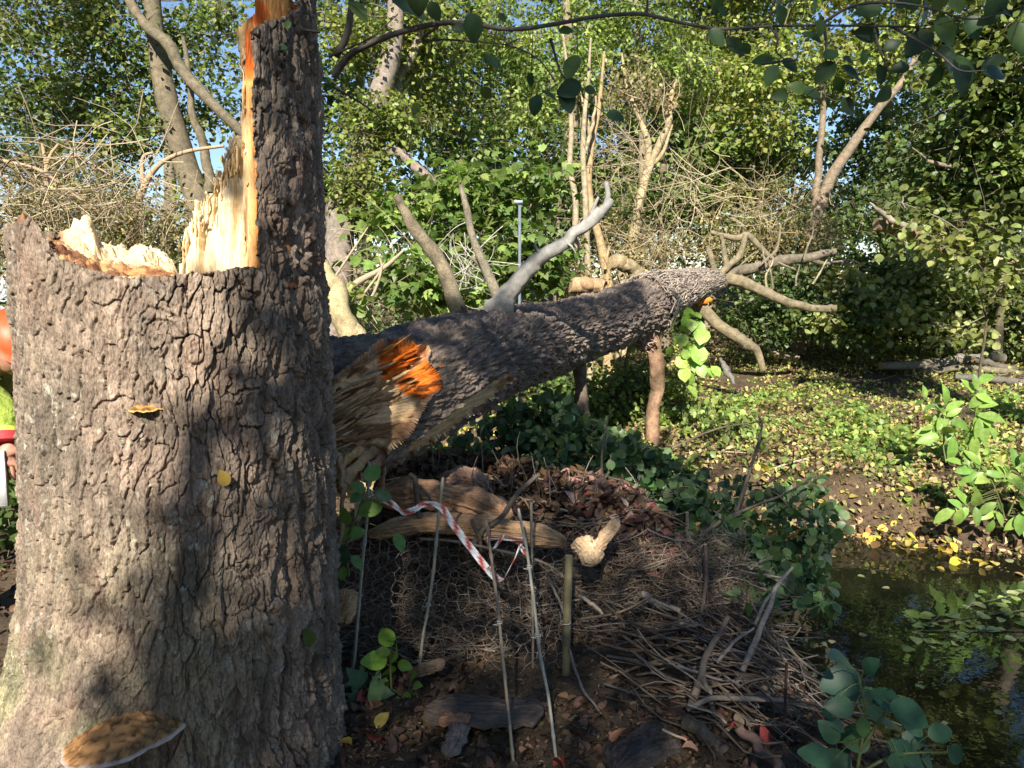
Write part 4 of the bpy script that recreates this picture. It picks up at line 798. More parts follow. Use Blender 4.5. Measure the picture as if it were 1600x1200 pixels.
M_TAPE, t_, b_ = mat('tape_plastic'); t_.links.new(attr(t_), b_.inputs['Base Color']); b_.inputs['Roughness'].default_value = .35
ribbon([(582, 778, 3.0, 1.5, 80), (598, 781, 3.0, 5, 60), (612, 787, 3.01, 6.5, 50), (625, 797, 3.02, 4, 30), (634, 800, 3.03, 8, 60), (648, 796, 3.04, 6.5, 130), (660, 789, 3.05, 6, 100), (678, 788, 3.06, 6.5, 80), (692, 795, 3.06, 7, 50), (705, 815, 3.05, 7, 38), (725, 842, 3.04, 7, 36), (745, 868, 3.03, 7, 36), (765, 893, 3.02, 7, 36), (778, 905, 3.02, 7, 38), (787, 906, 3.02, 3, 60)], .4)
ribbon([(785, 908, 3.02, 2, 30), (795, 890, 3.02, 1.6, 20), (806, 868, 3.02, 1.6, 10), (813, 850, 3.02, 2.5, 0)], .1)
ribbon([(762, 843, 3.04, 1.5, 90), (775, 842, 3.04, 2, 90), (795, 842, 3.04, 4, 90), (817, 842, 3.04, 4, 80)], .3, per=.12)
ribbon([(772, 857, 3.03, 4, 10), (780, 846, 3.03, 4.5, 0), (788, 834, 3.03, 2, -10)], .7)
ribbon([(812, 852, 3.02, 3, 20), (818, 862, 3.02, 3.5, 10), (826, 872, 3.02, 2, 0)], .75)
for (x, y, Yk) in ((580, 775, 2.99), (762, 843, 3.03), (814, 852, 3.01), (766, 886, 3.01)):
    c_ = at(x, y, Yk); m = MB()
    for j in range(5): a = R.normal(size=3) * .008; m.tube([c_ + a, c_ - a * .3, c_ + R.normal(size=3) * .010], [.003, .004, .002], 6, (.75, .72, .7) if j % 3 else (.5, .08, .06))
    m.build('knot', M_TAPE, tape)
# crumbs of bark, wood and soil on the near ground and the far bank
m = MB(); n = 9000; x = R.uniform(-.9, 1.5, n); y = R.uniform(1.6, 3.7, n); k = y < np.interp(x, NX, NY) - .02; x = x[k]; y = y[k]; x2 = R.uniform(1, 6.5, 14000); y2 = np.interp(x2, FX, FY) + .05 + R.random(14000) ** 1.6 * 3; x = np.concatenate([x, x2]); y = np.concatenate([y, y2]); nn = len(x)
s_ = (.003 + .009 * R.random(nn) ** 3) * np.where(y > 4, 1.7, 1); P = np.stack([x, y, ground_z(x, y) + .006 + .01 * R.random(nn)], -1); T4 = np.array([(0, 0, 1), (1, 0, -.3), (-.5, .8, -.3), (-.5, -.8, -.3)]); V = P[:, None] + (T4[None] * [2.2, 1, .5] + R.normal(size=(nn, 4, 3)) * .25) * s_[:, None, None]
rt_ = R.random(nn) * 6.28; ca, sa = np.cos(rt_)[:, None], np.sin(rt_)[:, None]; d_ = V - P[:, None]; V = P[:, None] + np.stack([d_[..., 0] * ca - d_[..., 1] * sa, d_[..., 0] * sa + d_[..., 1] * ca, d_[..., 2]], -1)
T = (np.array([(0, 1, 2), (0, 2, 3), (0, 3, 1), (1, 3, 2)])[None] + np.arange(nn)[:, None, None] * 4).reshape(-1, 3); cc = np.array([(.10, .07, .05), (.16, .11, .08), (.06, .045, .035), (.24, .18, .12), (.05, .035, .028)])[R.integers(0, 5, nn)]
m.add(V.reshape(-1, 3), T=T, C=np.repeat(cc, 4, 0)); tag(m.build('crumbs', M_LEAFD, None, False), kind='stuff')
# ------------------------------------------------------------------ background trees and shrubs
OLIVE = [(.17, .20, .05), (.24, .27, .07), (.10, .13, .04), (.30, .30, .09)]
LIME = [(.19, .27, .07), (.26, .34, .09), (.13, .20, .05), (.32, .37, .12)]
GREEN = [(.08, .14, .04), (.12, .19, .05), (.17, .24, .06), (.05, .09, .03)]
DARK = [(.055, .095, .035), (.085, .14, .045), (.12, .18, .06), (.19, .24, .09)]
MAPLE = [(.12, .20, .05), (.17, .26, .06), (.09, .15, .04), (.24, .31, .09)]
YEL = [(.30, .32, .09), (.25, .30, .08), (.18, .24, .06), (.38, .33, .10), (.14, .19, .05)]
DRY = [(.32, .26, .13), (.25, .19, .10), (.38, .33, .16), (.20, .16, .08), (.22, .22, .09)]
def crown(parent, trunks, blobs, tpl, size, pal, per=42, rad=.17, twig=.004, tw_c=(.2, .17, .13), stuffname='foliage', mt=None, Dbias=(0, 0, -.25), lean=.8):
    per = int(per * 1.25); rad = rad * .86; m = MB(); tw = MB(); TP = np.vstack([spline(path(t), 30) for t in trunks]) if trunks else None
    for (x, y, Y, rx, ry, n) in blobs:
        c = at(x, y, Y); a = rx / F * Y; b = ry / F * Y
        p = R.normal(size=(n, 3)); p = norm(p) * (R.random((n, 1)) ** .4) * [a, a * lean, b]; P = c + p
        for q_ in P:
            if q_[2] < .15: q_[2] = random.uniform(.15, .6)
            k = int(per * random.uniform(.5, 1.4)); s_ = rad * random.uniform(.6, 1.4)
            L = q_ + R.normal(size=(k, 3)) * [s_, s_, s_ * .55]; tint = random.uniform(.72, 1.3); base = np.array(random.choice(pal))
            cols = (base * .6 + .4 * np.array(pal)[R.integers(0, len(pal), k)]) * tint
            leaves(m, tpl, L, size, norm(norm(L - q_) * .7 + np.array(Dbias)), None, cols, .5, .3)
            if TP is not None:
                d = np.linalg.norm(TP - q_, axis=1) + .5 * np.maximum(0, TP[:, 2] - q_[2]); t0 = TP[np.argmin(d)]; TP = np.vstack([TP, q_[None]])
                mid = (t0 + q_) / 2 + R.normal(size=3) * .12 * np.linalg.norm(t0 - q_); tw.tube(spline([t0, mid, q_, q_ + (q_ - mid) * .25], 7), [twig * 2.2, twig * 1.5, twig, twig * .5], 4, tw_c, cap=False)
            for j in range(3):
                e = q_ + R.normal(size=3) * s_ * 1.3; tw.tube([q_, (q_ + e) / 2 + R.normal(size=3) * .03, e], [twig * .6, twig * .3], 3, tw_c, cap=False)
    m.build(stuffname, mt or M_LEAF, parent); tw.build('branches', M_TWIG, parent)
def tree(name, label, cat, trunks, radii, blobs, tpl, size, pal, group='trees of the wood across the stream', bark=(.22, .19, .15), **kw):
    trunks = [list(t) for t in trunks]; b = path(trunks[0][:1])[0]; gz_ = float(ground_z(b[0:1], b[1:2])[0]); root = thing(name, (b[0], b[1], 0), label, cat, group); m = MB()
    for ti, (t, r) in enumerate(zip(trunks, radii)):
        pp_ = path(t)
        if ti == 0 and pp_[0, 2] > gz_: pp_ = np.vstack([[pp_[0, 0], pp_[0, 1], gz_ - .05], pp_])
        P = spline(pp_, 40); P = P + (np.stack([n2(np.linspace(0, 9, 40) + 9 * j, np.zeros(40) + P[0, 0] * 5) for j in range(3)], -1) - .5) * r[0] * .8; m.tube(P, np.array(r, float), 12, bark, .12)
    m.build('trunk', M_TBARK, root)
    if blobs: crown(root, trunks, blobs, tpl, size, pal, **kw)
    return root
tree('alder_tree', 'tall leafy tree with a pale diagonal limb behind the left side of the spar', 'tree',
     [[(335, 640, 9), (322, 430, 9), (300, 290, 9), (268, 170, 9), (245, 60, 9), (225, -250, 9)], [(400, 236, 8.4), (375, 205, 8.4), (335, 165, 8.4), (285, 110, 8.5), (262, 70, 8.5), (212, 18, 8.6), (150, -120, 8.6)], [(330, 300, 8.9), (318, 230, 8.9), (300, 170, 8.9), (288, 60, 8.9)]],
     [[.20, .16, .15, .13, .11, .05], [.03, .05, .055, .06, .065, .05, .03], [.06, .05, .04, .02]],
     [(60, 40, 9, 130, 80, 70), (190, 70, 9.2, 90, 70, 34), (110, 165, 9.2, 120, 50, 62), (220, 215, 9.2, 70, 42, 24), (345, 50, 9.5, 60, 60, 22), (340, 150, 9.5, 45, 50, 8), (340, 330, 9.3, 50, 60, 30), (30, -160, 9, 200, 130, 60), (260, -180, 9.5, 160, 110, 40)],
     L_FAR, .062, OLIVE + GREEN, bark=(.17, .15, .11))
tree('alder_tree', 'dense dark tree at the far left edge of the wood', 'tree', [[(-160, 640, 11.5), (-140, 200, 11.5), (-120, -250, 11.5)]], [[.2, .16, .08]],
     [(-60, 120, 11.5, 130, 130, 50), (60, 230, 12, 90, 50, 38), (170, 290, 12.5, 90, 40, 22), (-100, -120, 11.5, 200, 120, 40), (190, 20, 12.5, 90, 60, 14)], L_FAR, .065, GREEN + DARK)
tree('willow_tree', 'leaning grey trunk with olive foliage just right of the spar', 'tree',
     [[(512, 640, 8.3), (520, 470, 8.3), (538, 330, 8.4), (560, 240, 8.5), (588, 150, 8.6), (602, 60, 8.7), (610, -200, 8.8)], [(555, 260, 8.5), (610, 235, 8.5), (650, 262, 8.5), (690, 296, 8.5)], [(628, 250, 9), (622, 190, 9), (620, 130, 9), (645, 80, 9), (660, 20, 9), (665, -120, 9)]],
     [[.22, .17, .16, .14, .12, .11, .05], [.04, .05, .055, .05], [.06, .055, .055, .05, .05, .03]],
     [(560, 60, 8.8, 50, 60, 26), (640, 60, 9.3, 80, 70, 46), (600, 200, 8.6, 75, 45, 40), (560, 285, 8.2, 40, 40, 24), (690, 130, 9.8, 60, 60, 30), (640, -150, 9, 160, 120, 50)], L_FAR, .060, OLIVE + LIME[:2], bark=(.24, .21, .19), per=46)
tree('broken_sapling', 'short pale yellowish trunk leaning against the spar beyond the fallen trunk', 'tree', [[(562, 560, 5.2), (545, 518, 5.2), (528, 470, 5.2), (512, 430, 5.25), (495, 380, 5.3), (490, 300, 5.3)]], [[.085, .08, .075, .06, .05, .04]],
     [(545, 470, 5.4, 10, 22, 3)], L_ROUND, .06, LIME, bark=(.42, .36, .22), per=18, rad=.08)
tree('maple_shrub', 'bright green maple bush with lobed leaves behind the sawn limbs', 'shrub', [[(745, 560, 8.2), (740, 470, 8.2), (720, 380, 8.2), (735, 280, 8.2)], [(750, 520, 8), (800, 400, 8), (830, 320, 8)], [(740, 520, 8), (670, 440, 8), (640, 380, 8)]], [[.05, .04, .03, .015], [.03, .02, .01], [.03, .02, .01]],
     [(740, 300, 8.3, 80, 45, 26), (820, 290, 8, 50, 40, 14), (690, 370, 8.2, 60, 50, 22), (790, 380, 8, 70, 60, 30), (700, 440, 7.6, 80, 40, 28), (640, 440, 7.2, 40, 40, 12), (845, 420, 8, 40, 40, 14), (620, 330, 8, 40, 40, 12)], L_MAPLE, .10, MAPLE, group='shrubs at the edge of the wood', per=20, rad=.18, Dbias=(0, -.5, -.5))
tree('ash_tree', 'yellow green tree filling the top centre above the saplings', 'tree', [[(872, 520, 11.5), (880, 380, 11.5), (890, 280, 11.5), (893, 150, 11.5), (880, -100, 11.5)], [(1000, 480, 12), (1005, 250, 12), (990, -60, 12)]], [[.15, .13, .11, .10, .04], [.07, .06, .03]],
     [(760, 40, 11.5, 90, 60, 44), (850, 110, 11.5, 100, 55, 52), (960, 50, 12, 110, 60, 58), (1050, 110, 12, 80, 55, 40), (800, 190, 11, 70, 40, 28), (930, 180, 12, 60, 40, 22), (900, -160, 12, 260, 120, 80)], L_NARROW, .085, LIME, bark=(.26, .22, .16), per=48, rad=.2)
def sap(label, trunks, radii, blobs=[], bark=(.36, .31, .23), nm='sapling', pal=LIME, **kw):
    return tree(nm, label, 'sapling', trunks, radii, blobs, L_FAR, .05, pal, group='slender bare saplings behind the fallen trunk', bark=bark, **kw)
sap('leftmost slender sapling with a smooth pinkish stem', [[(910, 470, 9), (905, 420, 9), (899, 340, 9), (893, 260, 9), (890, 165, 9), (880, 40, 9)]], [[.045, .042, .038, .034, .028, .012]], [(880, 120, 9.2, 30, 30, 7)])
sap('slim pale sapling just right of the leftmost one', [[(922, 470, 9), (918, 400, 9), (915, 330, 9), (912, 240, 9), (914, 165, 9), (925, 60, 9)], [(913, 240, 9), (925, 200, 9), (932, 150, 9)]], [[.04, .038, .036, .034, .026, .012], [.024, .02, .012]])
sap('crooked yellowish sapling with an orange foot', [[(952, 470, 9.2), (946, 420, 9.2), (936, 370, 9.2), (924, 325, 9.2), (919, 280, 9.2), (924, 235, 9.2), (936, 170, 9.2), (945, 80, 9.2)], [(925, 235, 9.2), (918, 190, 9.2), (905, 140, 9.2)], [(945, 420, 9.1), (952, 385, 9.1)]], [[.065, .06, .055, .045, .04, .036, .028, .012], [.025, .02, .01], [.02, .012]], bark=(.40, .30, .18))
sap('forked pale sapling whose bare crown spreads at the top', [[(976, 440, 10), (985, 380, 10), (995, 335, 10), (1008, 285, 10), (1013, 240, 10), (1004, 195, 10), (985, 140, 10), (975, 80, 10)], [(1010, 270, 10), (1028, 225, 10), (1045, 195, 10), (1050, 150, 10), (1056, 125, 10)], [(1012, 260, 10), (1035, 240, 10), (1052, 190, 10)]], [[.09, .08, .07, .06, .05, .04, .03, .01], [.05, .045, .04, .03, .012], [.03, .025, .012]],
    [(1000, 130, 10, 60, 40, 14)], bark=(.38, .32, .21), pal=DRY)
# fans of dead twigs at the sapling's crown and in the thicket
def twigs(mb, x, y, Y, rx, ry, n, L, r, pal, up=.5, base=None):
    for k in range(n):
        p = at(x + random.gauss(0, rx * .5), y + random.gauss(0, ry * .5), Y + random.gauss(0, .35)); d = R.normal(size=3) * [1, .7, .7] + [0, 0, up]
        mb.tube(stick_pts(p, d, L * random.uniform(.4, 1.4), .12, 7), [r, r * .8, r * .3], 3, random.choice(pal), cap=False)
TW = [(.40, .33, .22), (.32, .25, .17), (.46, .38, .26), (.25, .2, .14)]
def twig_thing(label, specs, name='bare_shrub', cat='shrub', leafblobs=None, pal=DRY, size=.035, grp='dry shrubs of the thicket'):
    x, y, Y = specs[0][:3]; root = thing(name, at(x, y, Y) * [1, 1, 0], label, cat, grp); mb = MB()
    for s in specs: twigs(mb, *s)
    mb.build('branches', M_TWIG, root)
    if leafblobs: crown(root, [], leafblobs, L_FAR, size, pal, per=40, rad=.16, twig=.003, tw_c=(.36, .29, .2))
twig_thing('tangle of dry tan bramble stems above the left rim of the stump', [(60, 260, 5.6, 170, 70, 70, .8, .005, TW, .1), (160, 310, 5.8, 180, 50, 80, .6, .0038, TW, 0), (230, 350, 6, 150, 50, 70, .45, .0035, TW, .3), (10, 380, 5.6, 130, 100, 70, .5, .0035, TW, 0)], name='dead_bramble', cat='bramble', leafblobs=[(60, 320, 6, 120, 40, 30), (180, 345, 6.2, 90, 36, 22), (270, 370, 6.2, 60, 36, 14), (-60, 400, 5.8, 80, 80, 24)])
b = thing('dead_shrub', at(210, 400, 6.4) * [1, 1, 0], 'leafless bush with orange tan stems forking behind the torn stump rim', 'shrub', 'dry shrubs of the thicket'); m = MB()
for t, r in (([(200, 480, 6.4), (207, 350, 6.4), (222, 300, 6.4), (237, 270, 6.4), (262, 248, 6.4), (300, 235, 6.4), (350, 228, 6.4)], [.035, .03, .028, .024, .018, .016, .012]), ([(225, 300, 6.4), (222, 270, 6.4), (224, 245, 6.4), (240, 238, 6.4)], [.02, .018, .014, .01]), ([(75, 330, 5.9), (72, 260, 5.9), (66, 225, 5.9)], [.02, .015, .01]), ([(72, 262, 5.9), (80, 240, 5.9), (92, 225, 5.9)], [.014, .01]), ([(0, 250, 5.7), (60, 265, 5.7), (110, 300, 5.8), (160, 335, 5.9)], [.012, .012, .008]), ([(120, 240, 5.7), (150, 260, 5.7), (175, 275, 5.7)], [.006, .006, .004])):
    m.tube(spline(path(t), 24), r, 7, (.40, .28, .18), .1)
m.build('branches', M_TWIG, b)
twig_thing('brown thicket with dry tan leaves above the far end of the fallen trunk', [(1130, 330, 10.5, 120, 60, 60, .9, .006, TW, .8), (1060, 270, 10.5, 80, 80, 40, 1.1, .006, TW, 1.2), (1230, 330, 11, 110, 60, 45, .8, .006, TW, .8), (1000, 150, 10.2, 50, 40, 45, .6, .005, TW, 1.2)], leafblobs=[(1100, 375, 10.6, 90, 40, 34), (1200, 320, 11, 90, 50, 24), (1250, 370, 10.8, 90, 45, 24)], size=.04)
twig_thing('low dry bush with straw coloured leaves at the foot of the saplings', [(900, 380, 9.6, 90, 60, 50, .7, .005, TW, .8), (1000, 390, 9.6, 90, 40, 60, .6, .005, TW, .5), (600, 440, 7.5, 70, 60, 60, .7, .005, TW, .6)], leafblobs=[(1010, 395, 9.8, 70, 28, 30), (880, 440, 8.6, 60, 28, 22), (960, 350, 10, 50, 40, 16)], size=.04)
twig_thing('fine grey twigs of a dead shrub left of the slim curved limb', [(730, 420, 6.2, 50, 40, 50, .35, .004, [(.45, .42, .36)], .3), (960, 250, 9.6, 60, 70, 80, .9, .005, TW, .4)])
m = MB()
for t, r in (([(520, 470, 6.5), (560, 440, 6.5), (600, 418, 6.5), (632, 390, 6.5)], [.022, .03, .02, .01]), ([(545, 500, 6.2), (580, 465, 6.2), (596, 420, 6.2), (590, 395, 6.2)], [.012, .012, .01, .006]), ([(525, 430, 6.8), (555, 385, 6.8), (575, 355, 6.8)], [.012, .01, .006]), ([(560, 470, 6.2), (590, 430, 6.2), (600, 410, 6.2)], [.01, .01, .006])): m.tube(spline(path(t), 20), r, 7, (.38, .30, .21), .1)
tag(m.build('fallen_branch', M_TWIG), 'crossing tan dead branches leaning behind the fallen trunk right of the spar', 'branch')
tree('leaning_tree', 'slanting tan trunk leaning right among dark leaves in the upper right', 'tree', [[(1255, 420, 11.8), (1280, 320, 11.8), (1302, 272, 11.8), (1330, 225, 11.8), (1365, 180, 11.8), (1420, 110, 11.8), (1490, -60, 11.8)], [(1272, 330, 11.8), (1279, 270, 11.8), (1284, 180, 11.8), (1290, 40, 11.8)]], [[.11, .10, .09, .075, .065, .05, .02], [.06, .055, .045, .02]],
     [(1230, 110, 12, 90, 60, 44), (1330, 90, 12.5, 90, 60, 44), (1420, 60, 12.5, 90, 70, 36), (1170, 180, 12, 60, 50, 26), (1290, 0, 12.4, 120, 36, 34), (1160, -10, 12.4, 90, 36, 24), (1440, -10, 12.4, 90, 36, 24), (1300, -140, 12.5, 260, 130, 70)], L_FAR, .078, YEL + LIME[:2], bark=(.23, .19, .145))
tree('beech_tree', 'yellowing tree whose crown spreads over the top right of the stream', 'tree', [[(1110, 460, 13), (1120, 250, 13), (1125, 60, 13), (1130, -160, 13)]], [[.12, .1, .08, .04]],
     [(1120, 50, 13, 100, 70, 54), (1180, 90, 13.2, 60, 60, 24), (1080, 200, 13, 70, 60, 28), (1100, -150, 13, 160, 120, 40)], L_FAR, .078, YEL, bark=(.3, .25, .18))
tree('dark_tree', 'dark leaved tree showing scraps of sky between its leaves at upper right', 'tree', [[(1400, 520, 14), (1380, 300, 14), (1400, 100, 14), (1420, -100, 14)], [(1385, 330, 14), (1340, 250, 14), (1330, 180, 14)]], [[.14, .11, .08, .05], [.05, .03, .02]],
     [(1390, 250, 14, 90, 80, 70), (1330, 330, 13.5, 70, 50, 34), (1440, 330, 13.5, 90, 60, 60), (1480, 130, 14, 90, 80, 50), (1250, 230, 14, 60, 50, 18)], L_FAR, .09, DARK, per=44, rad=.22)
tree('hazel_tree', 'broad green tree hanging over the right edge of the stream', 'tree', [[(1640, 560, 7.4), (1620, 350, 7.4), (1600, 100, 7.4), (1560, -100, 7.4)], [(1620, 350, 7.4), (1540, 280, 7.4), (1450, 250, 7.4)], [(1610, 200, 7.4), (1540, 120, 7.4), (1490, 90, 7.4)]], [[.12, .1, .07, .04], [.04, .03, .015], [.04, .03, .015]],
     [(1480, 250, 7.8, 80, 70, 34), (1560, 180, 7.4, 80, 80, 44), (1590, 300, 7.2, 60, 70, 34), (1540, 60, 7.6, 100, 60, 44), (1500, 330, 7.8, 70, 40, 20), (1640, 60, 7, 120, 160, 60), (1560, -130, 7.4, 200, 100, 50)], L_MID, .068, GREEN + OLIVE[:3], per=36, rad=.17, mt=M_LEAFG)
def shrub(label, blobs, pal, tpl=L_ROUND, size=.07, Y=8, group='shrubs at the edge of the wood', name='hazel_shrub', **kw):
    x = blobs[0][0]; return tree(name, label, 'shrub', [[(x, 590, blobs[0][2] + .5), (x + 10, 500, blobs[0][2] + .4), (x - 10, 430, blobs[0][2] + .2)]], [[.018, .012, .006]], blobs, tpl, size, pal, group=group, bark=(.12, .10, .08), **kw)
shrub('pale round leaved shrub in half shade above the dead logs', [(1390, 465, 10.6, 60, 40, 28), (1440, 415, 10.4, 50, 30, 18)], [(.20, .23, .09), (.27, .30, .12), (.15, .19, .06), (.40, .42, .17)], per=30)
shrub('round leaved shrub beside the grey upright stake at the right', [(1500, 440, 10.2, 50, 45, 26), (1530, 490, 10.4, 40, 26, 14), (1460, 490, 10.5, 40, 26, 12)], [(.14, .19, .06), (.20, .24, .08), (.27, .31, .11)], per=30)
shrub('yellowish sprays of round leaves over the sawn log at the right', [(1530, 350, 7.1, 46, 20, 8), (1485, 392, 7.1, 40, 14, 8), (1410, 325, 7.2, 10, 22, 3), (1560, 410, 7.1, 40, 18, 9), (1440, 372, 7.15, 20, 8, 3)], [(.28, .31, .11), (.22, .26, .08), (.15, .19, .06)], size=.075, per=15, rad=.13)
shrub('dark bushy shrub at the far end of the fallen trunk', [(1260, 450, 10.8, 80, 50, 46), (1330, 500, 10.2, 60, 40, 30), (1200, 500, 10.5, 60, 40, 28)], DARK, tpl=L_MID, size=.065)
shrub('dark shrub in the deep shade at the right edge', [(1560, 505, 11, 70, 40, 36), (1600, 430, 10.4, 60, 70, 34), (1650, 490, 10.2, 80, 70, 40)], DARK, tpl=L_MID, size=.065)
shrub('dark green shrub directly beneath the sawn log at the right', [(1430, 490, 11.2, 90, 50, 50), (1380, 430, 11.2, 80, 40, 30)], DARK + GREEN[:1], tpl=L_MID, size=.065)
shrub('deep green ferny bush below the trunk\'s middle beside the dark prop limb', [(965, 620, 8.6, 50, 40, 26), (1000, 585, 8.8, 40, 30, 14), (880, 620, 8.0, 50, 35, 20)], GREEN + DARK, tpl=L_MID, size=.06)
shrub('small leafy bush showing under the trunk beside the thicker prop limb', [(975, 645, 8.2, 34, 26, 12), (1070, 610, 8.6, 30, 20, 8)], LIME + OLIVE, tpl=L_MID, size=.05)
tree('sycamore_tree', 'leafy green tree behind the forked bare sapling', 'tree', [[(1040, 480, 12.2), (1035, 300, 12.2), (1045, 100, 12.2)]], [[.09, .07, .03]],
     [(1000, 300, 12.4, 60, 50, 26), (1060, 330, 12.2, 60, 50, 30), (1090, 240, 12.2, 50, 60, 26), (1020, 200, 12.6, 60, 40, 18), (960, 260, 12.4, 40, 50, 16)], L_FAR, .095, LIME + GREEN, bark=(.2, .17, .13), per=34, rad=.2)
tree('sycamore_tree', 'rounded green tree behind the brown thicket', 'tree', [[(1190, 500, 12.6), (1185, 350, 12.6), (1195, 200, 12.6)]], [[.08, .06, .03]],
     [(1150, 280, 12.6, 60, 50, 24), (1210, 250, 12.6, 60, 50, 24), (1180, 360, 12.2, 90, 40, 34), (1270, 380, 12.2, 60, 40, 20)], L_FAR, .095, OLIVE + GREEN, bark=(.2, .17, .13), per=34, rad=.2)
tree('sycamore_tree', 'low green tree filling the gap between maple bush and saplings', 'tree', [[(880, 520, 10.4), (870, 400, 10.4), (880, 260, 10.4)]], [[.05, .04, .02]],
     [(860, 240, 10.6, 50, 40, 18), (960, 330, 10.8, 50, 50, 18), (890, 340, 10.6, 50, 50, 20), (700, 230, 10.2, 60, 40, 20)], L_FAR, .085, GREEN + LIME[:2], bark=(.2, .17, .13), per=34, rad=.2)
tree('hawthorn_shrub', 'green shrub showing through the dead bramble left of the spar', 'shrub', [[(190, 520, 8), (195, 400, 8), (190, 300, 8)]], [[.04, .03, .01]],
     [(120, 330, 8, 90, 40, 22), (230, 380, 7.8, 70, 40, 18), (20, 360, 7.6, 80, 60, 22), (60, 250, 8.2, 80, 30, 16)], L_FAR, .07, OLIVE + DRY[:2], group='shrubs at the edge of the wood', per=34)
# far wood that closes the view
for i, (x, Y, pal, lab) in enumerate([(-120, 19, GREEN, 'distant green tree beyond the dry brambles at far left'), (250, 21, OLIVE, 'distant olive tree seen between spar and brambles'), (560, 20, DARK, 'distant dark tree right behind the leaning grey trunk'), (760, 18, DARK, 'distant dark tree behind the maple bush'), (980, 19, GREEN, 'distant green tree behind the saplings'), (1160, 20, OLIVE, 'distant olive tree behind the brown thicket'), (1540, 18, DARK, 'distant dark tree behind the hazel at the right'), (1780, 17, DARK, 'distant dark tree beyond the right edge of the view')]):
    h = [(x, 300, Y, 150, 70, 60), (x - 50, 130, Y, 130, 80, 34), (x + 70, 160, Y, 120, 80, 30), (x, -20, Y, 150, 90, 30)]
    if i in (0, 1): h = [(x, 400, Y, 170, 40, 40), (x, 150, Y, 140, 90, 26), (x + 30, -20, Y, 150, 90, 24)]
    tree('woodland_tree', lab, 'tree', [[(x, 470, Y), (x + 15, 250, Y), (x - 10, 0, Y)]], [[.22, .18, .08]], h, L_FAR, .15, pal, group='trees of the far wood', per=46, rad=.34, twig=.01)
# undergrowth closing the foot of the wood
m = MB(); n = 46000; x = R.uniform(-13, 15, n); y = R.uniform(11.5, 17, n); zt = 1.6 + 1.0 * fbm2(x * .5 + 3, y * .5, 3) - (x < -1) * .2
z = ground_z(x, y) + zt * R.random(n) ** 1.3; leaves(m, L_FAR, np.stack([x, y, z], -1), .085, None, None, DARK + GREEN + DRY[:2], 1, .4)
tag(m.build('undergrowth', M_LEAF), kind='stuff')

# ------------------------------------------------------------------ lying logs, stakes at the right
def log(label, pts, r, c, name='dead_log', cat='log', grp='dead logs lying at the foot of the right hand shrubs', mt=None, k=14, endc=(.45, .33, .2)):
    m = MB(); P = spline(path(pts), 40); P = P + (np.stack([n2(np.linspace(0, 9, 40) + 9 * j, np.zeros(40) + P[0, 0] * 5) for j in range(3)], -1) - .5) * np.mean(r) * .8
    m.tube(P, np.array(r, float), k, c, .12, True, endc); return tag(m.build(name, mt or M_TBARK), label, cat, grp)
log('thick sawn log with a reddish split end sticking out of the right hand foliage', [(1368, 352, 7.4), (1410, 362, 7.4), (1470, 382, 7.4), (1540, 402, 7.4), (1640, 425, 7.4)], [.06, .075, .085, .07, .07], (.25, .19, .135), 'sawn_log', mt=M_TBARK, grp=None)
log('thin grey broken branch pointing up from the sawn log', [(1425, 358, 7.25), (1395, 345, 7.25), (1375, 330, 7.25), (1358, 316, 7.25)], [.03, .028, .02, .006], (.30, .27, .23), 'branch', 'branch', None)
log('long grey log with its pale left end on the sunny ground', [(1375, 570, 10.2), (1440, 571, 10.2), (1500, 562, 10.2), (1570, 558, 10.2)], [.05, .075, .07, .06], (.20, .185, .165))
log('upper dark pole of the log heap at the right edge', [(1520, 560, 10), (1560, 572, 10), (1640, 590, 9.8)], [.04, .045, .045], (.13, .12, .105))
log('middle pole of the log heap at the right edge', [(1440, 580, 10), (1520, 576, 9.9), (1600, 586, 9.8), (1660, 596, 9.7)], [.035, .04, .045, .04], (.19, .175, .13))
log('lowest grey pole of the log heap at the right edge', [(1490, 588, 9.6), (1550, 592, 9.5), (1640, 604, 9.4)], [.04, .045, .045], (.14, .135, .125))
log('short mossy log lying on the grass under the limbs', [(1200, 549, 10.8), (1225, 556, 10.8), (1245, 560, 10.8)], [.055, .06, .055], (.30, .27, .2), grp=None)
log('grey weathered upright stake with split wood at the right', [(1562, 548, 9.9), (1562, 500, 9.9), (1566, 470, 9.9), (1566, 420, 9.9)], [.055, .05, .04, .03], (.16, .14, .11), 'old_stake', 'stake', None)
log('flat grey piece of bark leaning under the heart leaved vine', [(1125, 560, 8.2), (1135, 580, 8.1), (1148, 600, 8.0)], [.015, .04, .012], (.17, .17, .16), 'bark_piece', 'bark', None)
log('brown log end half hidden beneath the heart leaved vine', [(1060, 585, 8.4), (1090, 578, 8.5)], [.06, .06], (.3, .24, .18), grp=None)
for k in range(45):   # fallen sticks on the bank
    x = random.uniform(1.6, 7); y = random.uniform(6.3, 11.5); a = random.uniform(0, 3.14); L = random.uniform(.2, .8); t = np.linspace(-.5, .5, 6); X = x + t * L * math.cos(a); Y = y + t * L * math.sin(a)
    m = MB(); m.tube(np.stack([X, Y, ground_z(X, Y) + .015], -1), random.uniform(.004, .011), 5, random.choice([(.3, .25, .18), (.2, .16, .12), (.4, .34, .25)])); tag(m.build('stick', M_TWIG), 'dry stick lying on the leafy far bank', 'stick', 'dry sticks lying about on the far bank')
t = thing('metal_post', at(812, 700, 6.3), 'thin grey square metal post with a small cap standing behind the fallen trunk', 'post')
A = at(809, 700, 6.3); B = at(812, 318, 6.3); m = MB(); hw = .011
